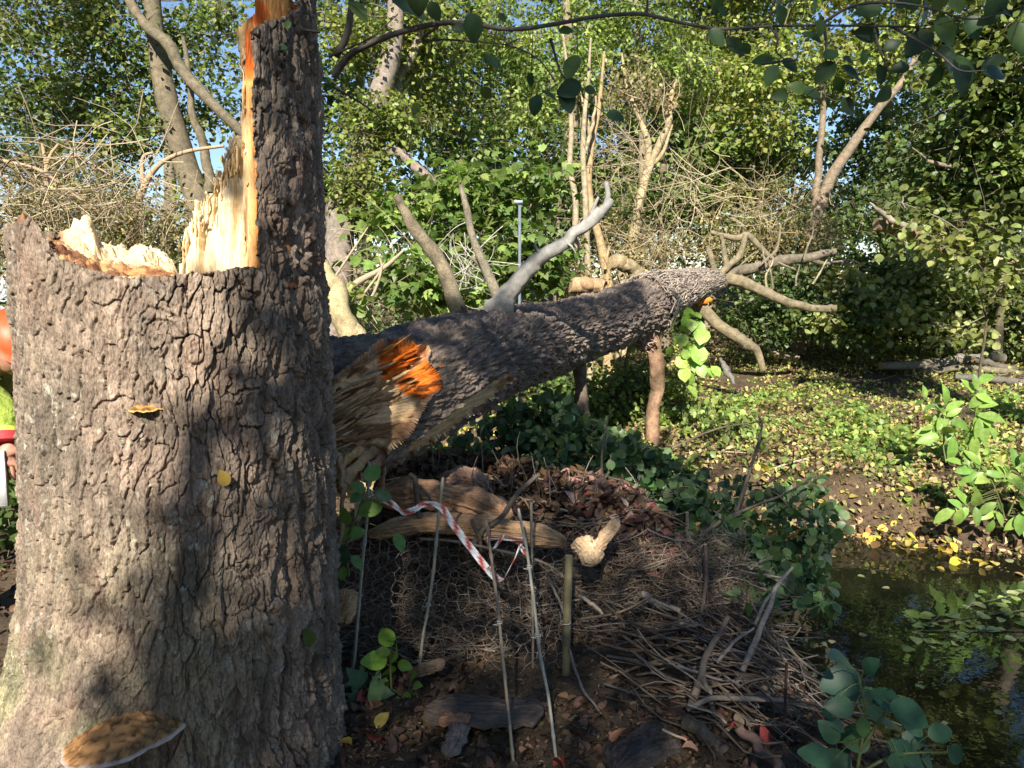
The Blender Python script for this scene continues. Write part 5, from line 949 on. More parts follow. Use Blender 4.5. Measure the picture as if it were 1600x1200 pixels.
def boxm(m, lo, hi, c):
    x0, y0, z0 = lo; x1, y1, z1 = hi; V = [(x0, y0, z0), (x1, y0, z0), (x1, y1, z0), (x0, y1, z0), (x0, y0, z1), (x1, y0, z1), (x1, y1, z1), (x0, y1, z1)]
    m.add(V, Q=[(0, 3, 2, 1), (4, 5, 6, 7), (0, 1, 5, 4), (1, 2, 6, 5), (2, 3, 7, 6), (3, 0, 4, 7)], C=c)
boxm(m, (B[0] - hw, 6.28, A[2] - .3), (B[0] + hw, 6.31, B[2]), (.13, .15, .18)); m.build('pole', M_SMOOTH, t, False)
m = MB(); boxm(m, (B[0] - .045, 6.265, B[2] - .002), (B[0] + .024, 6.325, B[2] + .022), (.3, .34, .4)); m.build('cap', M_SMOOTH, t, False)

# ------------------------------------------------------------------ plants near by
FACE = norm(np.array([0, -.75, .65]))
def plant(name, label, cat, root, Y, lv, tpl, pal, stems=(), mt=None, r=.004, sc=(.14, .16, .06), group=None, near=None, lift=0., nrm=FACE, jit=.3, yj=.05):
    """lv: (px, py of leaf base, length px, direction deg in the picture, 0 = right, 90 = up)"""
    rt = path([root])[0]; t = thing(name, rt, label, cat, group); m = MB(); s = MB()
    polys = [spline(path(st), 22) for st in stems]
    for st in polys: s.tube(st, [r * 1.3, r, r * .5], 6, sc)
    AP = np.vstack(polys) if polys else None
    for (x, y, L, a) in lv:
        yy = Y + random.uniform(-yj, yj); P = at(x, y, yy); a = math.radians(a); D = np.array([math.cos(a), random.uniform(-.5, .1), math.sin(a)]); 
        leaves(m, tpl, [P], L / F * yy * 1.05, D, nrm, pal if isinstance(pal, list) else [pal], jit, .2)
        if AP is not None:
            q_ = AP[np.argmin(np.linalg.norm(AP - P, axis=1))]; 
            if np.linalg.norm(q_ - P) < .6: s.tube(spline([q_, (q_ + P) / 2 + [0, 0, .01], P], 6), r * .35, 4, sc, cap=False)
    m.build('leaves', mt or M_LEAFG, t); s.build('stems', M_TWIG, t) if polys else None
    return t
BR = [(.20, .33, .07), (.24, .37, .08), (.16, .27, .06)]
def pinn(x, y, L, a, n=3, sl=38):
    sl = sl * .78; L = L * .85   # compound leaf: pairs along an axis
    o = []; ar = math.radians(a)
    for i in range(n):
        f = .35 + .65 * i / n; bx = x + math.cos(ar) * L * f; by = y - math.sin(ar) * L * f
        o += [(bx, by, sl * (1 - .1 * i), a + 55), (bx, by, sl * (1 - .1 * i), a - 55)]
    o.append((x + math.cos(ar) * L, y - math.sin(ar) * L, sl * 1.1, a)); return o
plant('elder_seedling', 'bright green plant with pinnate leaves standing alone on the sunny far bank', 'plant', (1478, 722, 6.0), 6.0,
      pinn(1478, 690, 45, 130, 3, 40) + pinn(1480, 660, 30, 100, 2, 36) + pinn(1472, 640, 55, 150, 2, 30) + pinn(1480, 640, 50, -80, 2, 40) + pinn(1500, 640, 45, 10, 2, 38) + pinn(1515, 640, 40, -40, 3, 42) + pinn(1520, 625, 30, 70, 2, 32) + pinn(1515, 655, 30, -75, 2, 36),
      L_LONG, BR, [[(1478, 722, 6.0), (1474, 690, 6.0), (1484, 655, 6.0), (1500, 640, 6.0), (1518, 628, 6.0)], [(1476, 690, 6.0), (1468, 650, 6.0), (1462, 630, 6.0)]], r=.005, group='leafy seedlings on the far bank')
plant('elder_seedling', 'larger bright green leafy plant at the right edge above the water', 'plant', (1570, 800, 5.35), 5.3,
      pinn(1545, 740, 50, 160, 3, 42) + pinn(1540, 790, 55, 185, 3, 40) + pinn(1550, 760, 45, 120, 2, 38) + pinn(1565, 760, 40, 60, 2, 40) + pinn(1580, 770, 50, -20, 3, 42) + pinn(1575, 740, 45, 40, 2, 40) + pinn(1560, 770, 50, -100, 2, 36) + pinn(1590, 790, 40, -60, 3, 38) + pinn(1600, 745, 45, 10, 3, 40) + pinn(1610, 780, 50, 20, 3, 40),
      L_LONG, BR + [(.14, .26, .06)], [[(1570, 810, 5.35), (1560, 775, 5.3), (1545, 742, 5.3)], [(1575, 805, 5.35), (1590, 770, 5.3), (1600, 750, 5.3)]], r=.005, group='leafy seedlings on the far bank')
hv = [(1076 + random.gauss(0, 13) + (8 if y > 560 else 0), y + random.gauss(0, 7), random.uniform(15, 26), random.uniform(-110, -50)) for y in (488, 498, 508, 528, 538, 548, 558, 568, 578, 490, 495, 500, 505, 515, 520, 525, 535, 540, 545, 550, 560, 565, 570, 575, 580, 590, 595, 530, 555)] + [(1088, 538, 26, -90), (1100, 545, 22, -60), (1094, 500, 24, -80), (1078, 488, 20, 0)]
plant('heart_leaved_vine', 'bright green vine with heart shaped leaves hanging beside the brown prop limb', 'vine', (1062, 600, 7.2), 7.2, hv, L_MID, [(.26, .42, .08), (.30, .46, .10), (.22, .36, .07)], [[(1066, 605, 7.2), (1055, 560, 7.2), (1050, 520, 7.2), (1060, 485, 7.25)], [(1055, 520, 7.2), (1085, 525, 7.2), (1098, 540, 7.2)]], group=None)
plant('alder_seedling', 'small fresh green seedling with veined leaves between the two left canes', 'seedling', (612, 1075, 2.92), 2.92,
      [(612, 1010, 36, 100), (615, 1000, 30, 60), (618, 1018, 36, 35), (622, 1035, 32, -10), (605, 1032, 34, 175), (600, 1040, 28, 215), (612, 1040, 30, 250), (640, 1070, 36, 75), (645, 1072, 30, 25), (640, 1085, 26, -20), (628, 1082, 30, -70), (622, 1088, 28, -110), (606, 1062, 24, -95), (610, 1020, 30, 150)],
      L_NEAR, [(.22, .40, .05), (.26, .44, .07), (.18, .32, .05)], [[(612, 1080, 2.92), (610, 1045, 2.92), (612, 1005, 2.92)], [(614, 1078, 2.92), (632, 1090, 2.92), (642, 1068, 2.92)]], yj=.04)
plant('maple_seedling', 'little blue green maple seedling at the foot of the leftmost cane', 'seedling', (575, 1100, 2.9), 2.9, [(568, 1070, 32, 110), (575, 1078, 34, 30), (585, 1072, 28, 60), (572, 1092, 32, -40), (590, 1090, 30, -20), (566, 1085, 26, 200), (630, 1115, 38, 15)], L_MAPLE, [(.07, .14, .07), (.09, .17, .08)], [[(577, 1105, 2.9), (575, 1080, 2.9)]])
plant('leafy_sprig', 'green sprigs growing against the right edge of the stump', 'sprig', (545, 860, 2.95), 2.95, [(540, 845, 26, 100), (545, 820, 30, 70), (538, 850, 30, -90), (548, 870, 24, -60), (535, 885, 26, -100), (542, 835, 24, 20), (570, 765, 36, 120), (572, 752, 36, 30), (585, 770, 30, -10), (565, 772, 30, 200), (598, 790, 34, 180), (618, 835, 30, -70)], L_NEAR, [(.09, .18, .05), (.14, .26, .06), (.06, .14, .07)], [[(545, 900, 2.95), (542, 850, 2.95), (560, 800, 2.97), (572, 760, 3.0)]])
BG_ = [(.045, .115, .06), (.055, .135, .07), (.07, .15, .06), (.04, .10, .06)]
plant('climbing_plant', 'dark blue green plant with broad leaves over the water in the lower right corner', 'plant', (1330, 1240, 1.95), 1.95,
      [(x_, y_, L_ * .84, a_) for x_, y_, L_, a_ in [(1345, 1055, 78, 178), (1350, 1050, 40, 60), (1330, 1040, 60, 150), (1345, 1075, 55, -55), (1360, 1080, 60, -25), (1348, 1090, 50, 190), (1335, 1105, 62, 175), (1390, 1100, 60, -10), (1400, 1110, 60, -35), (1345, 1120, 40, -90), (1335, 1130, 60, 240), (1360, 1160, 64, -160), (1385, 1160, 60, -20), (1405, 1160, 70, 5), (1375, 1130, 50, -40), (1400, 1180, 50, -60), (1330, 1185, 66, 190), (1300, 1190, 60, 170), (1440, 1185, 60, -10), (1480, 1170, 55, -50), (1450, 1150, 60, 10), (1310, 1090, 40, 200), (1420, 1165, 40, 60), (1310, 1160, 50, 120), (1350, 1200, 60, -100), (1430, 1200, 60, -120), (1320, 1140, 40, 150), (1365, 1100, 36, 30), (1385, 1190, 44, -10), (1300, 1120, 30, 160)]],
      L_NEAR, BG_, [[(1330, 1250, 1.95), (1345, 1170, 1.95), (1352, 1110, 1.95), (1340, 1050, 1.97)], [(1345, 1170, 1.95), (1380, 1120, 1.96), (1400, 1105, 1.97)], [(1340, 1210, 1.95), (1400, 1180, 1.96), (1480, 1175, 1.98)]], yj=.12, r=.004)
# floating sprays of leaves
t = thing('floating_branch', onz(1500, 970, WZ), 'leafy twig with pale green leaves floating on the water at the right', 'branch'); m = MB(); s = MB()
fl = []
for (x0, y0, x1, y1, n) in ((1620, 950, 1440, 975, 17), (1610, 985, 1430, 985, 8), (1620, 920, 1500, 950, 11), (1470, 960, 1420, 1000, 7), (1640, 990, 1560, 1000, 8), (1520, 985, 1480, 1010, 4)):
    P = onz(np.linspace(x0, x1, 12), np.linspace(y0, y1, 12), WZ + .006); s.tube(P, .003, 5, (.12, .12, .06), cap=False)
    for k in range(n):
        f = random.random(); p = onz(x0 + (x1 - x0) * f + random.gauss(0, 8), y0 + (y1 - y0) * f + random.gauss(0, 7), WZ + .008); fl.append(p)
leaves(m, L_MID, fl, .075, norm(R.normal(size=(len(fl), 3)) * [1, 1, .1]), [0, 0, 1], [(.30, .38, .13), (.24, .32, .10), (.36, .42, .18)], .12); m.build('leaves', M_LEAFG, t); s.build('stems', M_TWIG, t)
m = MB(); P = [onz(x, y, WZ + .004) for x, y in ((1352, 990), (1440, 1070), (1470, 1130), (1210, 1030), (1300, 1000), (1560, 1110), (1390, 920), (1530, 930), (1265, 1050), (1250, 890), (1300, 870), (1340, 900))]
leaves(m, L_ROUND, P, .05, norm(R.normal(size=(len(P), 3)) * [1, 1, 0]), [0, 0, 1], [(.35, .33, .2), (.5, .42, .1), (.2, .24, .12)], .05); tag(m.build('floating_leaves', M_LEAFD), kind='stuff')
# fallen leafy crown under the trunk
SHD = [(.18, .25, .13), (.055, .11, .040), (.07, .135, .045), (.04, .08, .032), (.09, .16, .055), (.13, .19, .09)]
def leafmass(name, label, polys, n, size, pal, stems, seed, Ytop, Ybot, cat='branch', group='leafy branches fallen under the trunk'):
    p = np.array(polys, float); x = []; y = []
    while len(x) < n:
        a = random.uniform(p[:, 0].min(), p[:, 0].max()); b_ = random.uniform(p[:, 1].min(), p[:, 1].max())
        if inpoly(np.array([a]), np.array([b_]), polys)[0] and n2(np.array(a / 28. + seed), np.array(b_ / 22.)) > random.uniform(.1, .75): x.append(a); y.append(b_)
    x = np.array(x); y = np.array(y); f = (y - p[:, 1].min()) / np.ptp(p[:, 1]); Y = Ytop + (Ybot - Ytop) * f + R.normal(0, .22, n)
    P = at(x, y, Y); c0 = P.mean(0); t = thing(name, (c0[0], c0[1], 0), label, cat, group); m = MB()
    leaves(m, L_MID, P, size * (.75 + .5 * R.random(n)), norm(R.normal(size=(n, 3)) + [0, -.4, -.5]), norm(np.array([0, -.45, .8])), pal, .75, .4); m.build('leaves', M_LEAFG, t)
    s = MB()
    for st in stems: s.tube(spline(path(st), 16), [.014, .009, .004], 6, (.14, .12, .09), .1)
    for k in range(n // 12):
        i = random.randrange(n); j = np.argsort(np.linalg.norm(P - P[i], axis=1))[random.randint(4, 14)]; s.tube(spline([P[i], (P[i] + P[j]) / 2 + R.normal(size=3) * .03, P[j]], 6), .003, 4, (.16, .13, .1), cap=False)
    s.build('branches', M_TWIG, t)
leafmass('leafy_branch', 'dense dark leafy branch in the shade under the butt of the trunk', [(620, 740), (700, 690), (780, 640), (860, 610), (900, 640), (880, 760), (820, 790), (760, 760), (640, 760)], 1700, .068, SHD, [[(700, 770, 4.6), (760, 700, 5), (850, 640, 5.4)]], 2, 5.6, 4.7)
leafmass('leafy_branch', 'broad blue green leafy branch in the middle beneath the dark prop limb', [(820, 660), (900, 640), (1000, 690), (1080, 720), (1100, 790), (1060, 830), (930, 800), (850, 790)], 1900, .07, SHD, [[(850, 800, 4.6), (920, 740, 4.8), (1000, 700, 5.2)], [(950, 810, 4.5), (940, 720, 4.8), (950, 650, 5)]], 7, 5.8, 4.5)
leafmass('leafy_branch', 'leafy branch spreading towards the water right of the dead leaves', [(1060, 730), (1130, 740), (1230, 760), (1300, 740), (1320, 820), (1290, 880), (1200, 860), (1130, 840), (1070, 800)], 640, .066, SHD, [[(1092, 840, 4.2), (1130, 812, 4.3), (1180, 790, 4.4), (1230, 770, 4.5), (1275, 742, 4.6)], [(1150, 800, 4.4), (1170, 740, 4.5), (1190, 670, 4.7), (1185, 650, 4.7)]], 11, 5.2, 4.2)
leafmass('leafy_branch', 'thin trailing leafy branch hanging down to the dark water', [(1090, 850), (1200, 850), (1290, 890), (1310, 940), (1260, 960), (1180, 955), (1120, 930)], 420, .066, SHD + [(.12, .2, .08)], [[(1110, 840, 4), (1180, 880, 4), (1260, 920, 4)]], 15, 4.4, 3.6)
leafmass('leafy_branch', 'sunlit yellow green leafy branch on the bank under the thin end of the trunk', [(1065, 650), (1120, 620), (1180, 650), (1200, 700), (1140, 740), (1060, 715)], 260, .06, LIME, [[(1050, 700, 7), (1120, 670, 7), (1180, 660, 7)]], 19, 7.6, 6.8)
stick([(1192, 655, 4.9), (1187, 690, 4.9), (1172, 735, 4.8), (1160, 780, 4.7), (1150, 815, 4.6)], [.005, .007, .008, .009, .010], (.06, .045, .04), 'bare dark twig with short side shoots rising above the leafy branch', extra=[([(1190, 668, 4.9), (1180, 655, 4.9), (1175, 648, 4.9)], [.004, .003, .002]), ([(1165, 760, 4.8), (1200, 755, 4.8), (1235, 730, 4.8), (1240, 700, 4.8)], [.005, .005, .004, .002])], name='bare_twig', cat='twig', grp=None)

# overhanging branch with broad leaves
OB = thing('overhanging_branch', at(530, 108, 2.55), 'dark thin branch with broad hanging leaves crossing the top of the view', 'branch'); s = MB()
main = [(522, 118, 2.62), (545, 88, 2.58), (575, 70, 2.5), (620, 52, 2.42), (690, 36, 2.36), (740, 38, 2.32), (800, 46, 2.3), (870, 37, 2.28), (930, 26, 2.26), (1000, 22, 2.24), (1050, 32, 2.22), (1120, 45, 2.2), (1200, 41, 2.2), (1300, 40, 2.2), (1430, 42, 2.18)]
subs = [[(524, 88, 2.6), (540, 60, 2.58), (548, 20, 2.55), (550, -40, 2.5)], [(515, 88, 2.6), (545, 75, 2.55), (580, 58, 2.5), (622, 22, 2.45)], [(685, 40, 2.36), (660, 62, 2.4), (700, 62, 2.4), (790, 70, 2.4), (840, 92, 2.4), (868, 128, 2.4)], [(790, 70, 2.4), (812, 60, 2.4)], [(1010, 22, 2.24), (1012, 0, 2.24), (1012, -30, 2.24)], [(1205, 42, 2.2), (1215, 60, 2.18), (1213, 80, 2.18), (1228, 95, 2.18)], [(1288, 40, 2.2), (1291, 80, 2.16), (1288, 130, 2.14), (1290, 150, 2.14)], [(1365, 42, 2.2), (1372, 70, 2.16), (1382, 98, 2.15), (1395, 125, 2.15)], [(1395, 42, 2.2), (1430, 62, 2.1), (1468, 85, 2.05), (1500, 110, 2.0), (1540, 110, 2.0)], [(1178, 44, 2.2), (1215, 15, 2.2), (1245, -5, 2.2)], [(1280, 40, 2.2), (1330, 10, 2.15), (1390, 4, 2.1), (1450, 12, 2.05), (1520, 30, 2.0), (1600, 10, 2.0)], [(500, 50, 2.5), (450, 45, 2.45), (380, 50, 2.4), (335, 55, 2.4)], [(1190, 100, 2.18), (1230, 95, 2.18), (1245, 95, 2.18)], [(860, 60, 2.35), (875, 110, 2.35), (890, 130, 2.35)], [(520, 135, 2.7), (570, 165, 2.8), (620, 205, 3.0)]]
P = spline(path(main), 120); s.tube(P, np.interp(np.linspace(0, 1, 120), [0, .12, .35, .7, 1], [.013, .010, .0065, .0048, .0025]), 10, (.13, .115, .10), .1)
polys = [P]
for sb in subs: q_ = spline(path(sb), 30); s.tube(q_, [.0045, .0028, .0016] if sb is not subs[0] else [.013, .011, .008], 6, (.12, .10, .085), .1); polys.append(q_)
s.build('wood', M_TWIG, OB); AP = np.vstack(polys)
LV = [(564, 19, 50, -40), (639, 11, 58, -20), (679, 15, 28, -60), (712, 49, 32, 200), (740, 41, 44, -80), (792, 26, 28, -20), (890, 49, 34, 0), (776, 92, 42, -10), (830, 128, 30, -90), (839, 165, 34, -100), (858, 150, 28, -30), (892, 103, 40, -120), (888, 140, 44, 200), (885, 155, 30, -70), (931, 139, 36, 0), (969, 180, 44, -5), (759, 131, 22, 180), (762, 146, 28, -40), (646, 170, 26, 220), (689, 154, 20, -30), (336, 67, 18, -90), (438, 73, 18, 0), (450, 39, 14, 40), (655, -5, 40, -70),
      (1118, 6, 36, -90), (1130, 17, 20, -40), (1216, 8, 34, -90), (1221, 24, 34, -80), (1277, 8, 28, -60), (1360, 17, 36, 190), (1450, 32, 66, -80), (1484, 45, 54, -30), (1525, 56, 66, -70), (1499, 113, 54, -85), (1465, 128, 54, -100), (1515, 125, 54, -60), (1565, 108, 64, 8), (1583, 19, 44, 0), (1156, 69, 44, -10), (1120, 56, 30, -40), (1268, 64, 30, 170), (1356, 56, 36, 180), (1371, 64, 26, -60), (1390, 71, 24, 40), (1300, 82, 32, 40), (1191, 94, 36, 180), (1236, 105, 36, -40), (1205, 116, 34, -120), (1215, 150, 34, 190), (1243, 142, 28, 180), (1277, 148, 50, -20), (1315, 135, 34, -60), (1337, 142, 44, -50), (1326, 165, 30, -30), (1375, 150, 44, 220), (1318, 94, 26, 170), (1330, 110, 34, -20), (1407, 107, 28, 190), (1468, 86, 38, 200), (1487, 90, 48, -50), (1283, 43, 26, -85), (1446, 95, 28, -100), (1555, 90, 34, 180), (1590, 60, 50, -80), (1560, 10, 50, -120), (1500, 10, 50, -60), (1420, 0, 50, -70), (1170, 80, 30, -60), (1400, 5, 40, 200), (1610, 120, 60, 160), (1540, 30, 50, 200), (1480, -5, 60, -80), (1440, 60, 40, -140), (1380, 120, 40, -70), (1290, 110, 40, -140), (1350, 95, 30, -90)]
m = MB(); st = MB()
for (x, y, L, a) in LV:
    # (x, y) is the middle of the leaf
    ar = math.radians(a); bx = x - math.cos(ar) * L * .5; by = y + math.sin(ar) * L * .5; q0 = at(bx, by, 2.2); i = np.argmin(np.linalg.norm(AP - q0, axis=1)); Yv = AP[i, 1] + random.uniform(-.08, .08); Pb = at(bx, by, Yv)
    D = np.array([math.cos(ar), random.uniform(-.35, .35), math.sin(ar)]); nn_ = norm(np.array([random.uniform(-.5, .5), -.8, random.uniform(-.1, .9)]))
    leaves(m, L_NEAR, [Pb], L / F * Yv * random.uniform(.72, .98), D, nn_, [(.035, .07, .025), (.05, .095, .025), (.04, .085, .032), (.075, .13, .03)], .12, .2)
    q_ = AP[i]; st.tube(spline([q_, (q_ + Pb) / 2 + [0, 0, -.005], Pb], 6), .0012, 4, (.10, .11, .05), cap=False)
m.build('leaves', M_LEAFG, OB); st.build('petioles', M_TWIG, OB)
shrub('sprays of pale round leaves catching the sun in front of the dark shrubs', [(1340, 440, 10.0, 50, 30, 9), (1420, 500, 9.9, 60, 24, 9), (1300, 500, 9.9, 40, 20, 6), (1500, 520, 9.7, 50, 16, 6), (1560, 460, 9.8, 40, 40, 8)], [(.30, .33, .13), (.24, .28, .10), (.38, .40, .16)], size=.08, per=22, rad=.14)
tree('elder_shrub', 'green shrub behind the bending person at the left edge', 'shrub', [[(-60, 800, 5.2), (-50, 600, 5.2), (-30, 450, 5.2)]], [[.03, .02, .01]], [(-40, 700, 5.2, 70, 120, 34), (-30, 520, 6.0, 60, 50, 16), (-10, 820, 4.6, 40, 60, 14)], L_MID, .06, GREEN, group='shrubs at the edge of the wood', per=30)
# ------------------------------------------------------------------ person bending behind the stump
pr = at(-40, 560, 3.45); person = thing('person', (pr[0] - .1, pr[1] + .1, 0), 'person in orange helmet and yellow green jacket bending behind the left of the stump', 'person')
def M_flat(n, c, r=.6, ns_=40, bs=.15, bd=.003):
    m, t, b = mat(n); b.inputs['Base Color'].default_value = (*c, 1); b.inputs['Roughness'].default_value = r
    nz = noise(t, mapped(t, (1, 1, 1)), ns_, 4); bump(t, b, nz, bs, bd); t.links.new(ramp(t, nz, [(.3, tuple(.7 * v for v in c)), (.7, tuple(min(1, 1.15 * v) for v in c))]), b.inputs['Base Color']); return m
M_SKIN = M_flat('skin', (.55, .27, .19), .5); M_HV = M_flat('jacket_cloth', (.26, .34, .05), .9, 22, .9, .03); M_DK = M_flat('trouser_cloth', (.04, .05, .05), .9); M_HEL = M_flat('helmet_plastic', (.75, .09, .02), .5); M_GREY = M_flat('grey_plastic', (.16, .18, .20), .5); M_REDC = M_flat('red_cuff', (.65, .05, .06), .8); M_WHITE = M_flat('white_bar', (.75, .76, .78), .4); M_YEL = M_flat('yellow_strap', (.65, .68, .08), .6)
def skin(name, verts, edges, radii, m, parent, lv=2):
    me = bpy.data.meshes.new(name); me.from_pydata([tuple(np.array(v) - np.array(parent.location)) for v in verts], edges, []); me.materials.append(m)
    o = bpy.data.objects.new(name, me); COL.objects.link(o); o.parent = parent; sk = o.modifiers.new('s', 'SKIN'); sk.use_smooth_shade = True
    for i, r in enumerate(radii): me.skin_vertices[0].data[i].radius = (r, r) if np.ndim(r) == 0 else r
    me.skin_vertices[0].data[0].use_root = True; su = o.modifiers.new('d', 'SUBSURF'); su.levels = lv; su.render_levels = lv; return o
hd = at(17, 540, 3.12)                # centre of the head
nk = hd + [-.12, .12, -.08]; ch = nk + [-.20, .10, -.10]; wa = ch + [-.26, .12, -.14]; pv = wa + [-.10, .06, -.10]
hnd = at(8, 706, 2.98); sh = ch + [.10, -.16, .0]; el = np.array([(sh[0] + hnd[0]) / 2 - .02, sh[1] - .05, (sh[2] + hnd[2]) / 2 + .02]); el = at(8, 640, 3.05)
sh2 = ch + [-.02, .24, -.02]; el2 = sh2 + [.12, .02, -.28]; h2 = el2 + [.16, -.12, -.18]
skin('jacket', [pv, wa, ch, nk, sh, el, el + (hnd - el) * .75, sh2, el2, el2 + (h2 - el2) * .75], [(0, 1), (1, 2), (2, 3), (2, 4), (4, 5), (5, 6), (2, 7), (7, 8), (8, 9)], [(.17, .14), (.17, .14), (.18, .15), .065, .085, .062, .052, .085, .062, .05], M_HV, person)
z0 = .03; k1 = np.array([pv[0] + .05, pv[1] - .16, .50]); f1 = np.array([pv[0] - .02, pv[1] - .16, .062]); k2 = np.array([pv[0] + .05, pv[1] + .14, .50]); f2 = np.array([pv[0] - .05, pv[1] + .14, .062])
skin('trousers', [pv, pv + [0, -.09, -.08], k1, f1, pv + [0, .09, -.08], k2, f2], [(0, 1), (1, 2), (2, 3), (0, 4), (4, 5), (5, 6)], [.15, .10, .075, .055, .10, .075, .055], M_DK, person)
for f in (f1, f2): skin('boot', [f + [-.03, 0, -.03], f + [.06, -.02, -.045], f + [.17, -.04, -.055]], [(0, 1), (1, 2)], [.05, .045, .035], M_GREY, person, 2)
# head: one continuous surface with brow, nose, lips, chin, ears
th = np.linspace(0, math.pi, 40); ph2 = np.linspace(0, 2 * math.pi, 64, endpoint=False); TT, FF = np.meshgrid(th, ph2, indexing='ij')
z = np.cos(TT); rx = np.sin(TT); x = rx * np.cos(FF); y = rx * np.sin(FF)     # face looks along +x locally
fr_ = np.exp(-(FF - 0) ** 2 / .05) + np.exp(-(FF - 2 * math.pi) ** 2 / .05)
X_ = .095 * x * (1 + .10 * (z < -.2) * (-z)) + fr_ * (.026 * np.exp(-((z + .12) / .12) ** 2) + .010 * np.exp(-((z + .48) / .06) ** 2) + .012 * np.exp(-((z + .78) / .1) ** 2) + .008 * np.exp(-((z - .18) / .08) ** 2))
eye = sum(np.exp(-((np.mod(FF + math.pi, 2 * math.pi) - math.pi - s_) / .16) ** 2 - ((z - .02) / .10) ** 2) for s_ in (.36, -.36)); X_ = X_ - .010 * eye
ear = sum(np.exp(-((np.mod(FF + math.pi, 2 * math.pi) - math.pi - s_) / .13) ** 2 - ((z + .02) / .22) ** 2) for s_ in (1.6, -1.6))
Y_ = .076 * y * (1 - .25 * np.clip(-z, 0, 1)) * (1 + .18 * ear); Z_ = .118 * z
fw = norm(np.array([.66, -.35, -.66])); sd_ = norm(np.cross([0, 0, 1.], fw)); up_ = np.cross(fw, sd_)
HV = hd + X_[..., None] * fw + Y_[..., None] * sd_ + Z_[..., None] * up_
m = MB(); m.add(HV, Q=gridq(40, 64, True), C=(.5, .25, .18)); ho = m.build('head', M_SKIN, person)
skin('neck', [hd - up_ * .06 - fw * .01, (hd + nk) / 2 - up_ * .05, nk + [-.03, .02, -.02]], [(0, 1), (1, 2)], [.05, .052, .06], M_SKIN, person)
# helmet
th = np.linspace(0, math.pi * .5, 18); ph2 = np.linspace(0, 2 * math.pi, 48, endpoint=False); TT, FF = np.meshgrid(th, ph2, indexing='ij'); rim = ss(.9, 1, TT / (math.pi / 2))
rr_ = 1 + .05 * np.cos(FF * 2) * 0; X_ = .132 * np.sin(TT) * np.cos(FF) * (1 + .28 * rim * (np.cos(FF) > 0) * np.cos(FF)); Y_ = .110 * np.sin(TT) * np.sin(FF) * (1 + .08 * rim); Z_ = .115 * np.cos(TT) + .006 * np.cos(FF * 0) * np.exp(-(Y_ / .012) ** 2)
hc = hd + up_ * .035; m = MB()
for k_, s_ in ((0, 1.0), (1, .965)): m.add(hc + s_ * (X_[..., None] * fw + Y_[..., None] * sd_ + Z_[..., None] * up_), Q=gridq(18, 48, True), C=(.8, .1, .02))
m.add(hc + np.vstack([X_[-1][:, None] * fw + Y_[-1][:, None] * sd_, (X_[-1][:, None] * fw + Y_[-1][:, None] * sd_) * .965]), Q=[(i, (i + 1) % 48, 48 + (i + 1) % 48, 48 + i) for i in range(48)], C=(.8, .1, .02)); m.build('helmet', M_HEL, person)
for s_ in (1, -1):
    m = MB(); c_ = hd + sd_ * s_ * .088 - up_ * .01; m.tube([c_ - sd_ * s_ * .01, c_ + sd_ * s_ * .012, c_ + sd_ * s_ * .03], [.035, .040, .030], 18, (.2, .2, .2)); m.build('ear_muff', M_GREY, person)
m = MB(); m.tube([hd - fw * .10 + up_ * .0, hd + sd_ * -.085 + up_ * .0, hd + fw * .085 - sd_ * .05 + up_ * .01], .004, 6, (.6, .6, .1)); m.build('strap', M_YEL, person)
def hand(w, d, nrm, nm, curl=.7):
    d = norm(np.array(d, float)); n_ = norm(np.array(nrm, float) - d * np.dot(nrm, d)); s_ = np.cross(d, n_)
    vs = [w, w + d * .04, w + d * .085]; ed = [(0, 1), (1, 2)]; rd = [.022, (.036, .018), (.038, .016)]
    for i, (o_, L) in enumerate(((-.030, .065), (-.010, .075), (.010, .070), (.029, .055))):
        b_ = w + d * .088 + s_ * o_; a = len(vs); vs += [b_, b_ + d * L * .45 - n_ * L * .15 * curl, b_ + d * L * .75 - n_ * L * .55 * curl, b_ + d * L * .80 - n_ * L * .95 * curl]; ed += [(2, a), (a, a + 1), (a + 1, a + 2), (a + 2, a + 3)]; rd += [.0095, .009, .0085, .007]
    a = len(vs); vs += [w + d * .035 - s_ * .038, w + d * .06 - s_ * .055 - n_ * .02, w + d * .085 - s_ * .055 - n_ * .045]; ed += [(1, a), (a, a + 1), (a + 1, a + 2)]; rd += [.013, .010, .008]
    return skin(nm, vs, ed, rd, M_SKIN, person, 2)
hand(hnd + [0, 0, .035], (.15, -.1, -1), (.4, -.9, 0), 'hand'); hand(h2, (.6, -.3, -.6), (0, -.9, .3), 'hand')
m = MB(); d_ = norm(hnd - el); c_ = hnd - d_ * .045; m.tube([c_ - d_ * .03, c_ + d_ * .005], [.058, .054], 20, (.6, .1, .1)); m.build('cuff', M_REDC, person)
m = MB(); m.tube([c_ - d_ * .045, c_ - d_ * .028], [.060, .060], 20, (.6, .1, .1)); m.build('reflective_band', M_YEL, person)
t = thing('white_rule', hnd, 'white flat bar held upright in the bending person\'s hand', 'bar'); m = MB(); a_ = at(2, 712, 2.95); b_ = at(13, 790, 2.95)
boxm(m, (a_[0] - .018, 2.94, b_[2]), (a_[0] + .014, 2.952, a_[2] + .02), (.7, .7, .7)); m.build('plate', M_WHITE, t, False)
# low pale wall far left behind the person
t = thing('concrete_wall', at(-40, 480, 12.5) * [1, 1, 0], 'low grey concrete wall glimpsed behind the person at the left edge', 'wall'); m = MB(); p0 = at(-260, 480, 12.3); p1 = at(90, 372, 12.3); boxm(m, (p0[0], 12.3, -.2), (p1[0], 12.55, p1[2]), (.33, .36, .40)); m.build('panel', M_SMOOTH, t, False); m = MB(); boxm(m, (p0[0], 12.27, p1[2] + .002), (p1[0], 12.58, p1[2] + .08), (.4, .42, .45)); m.build('coping', M_SMOOTH, t, False)

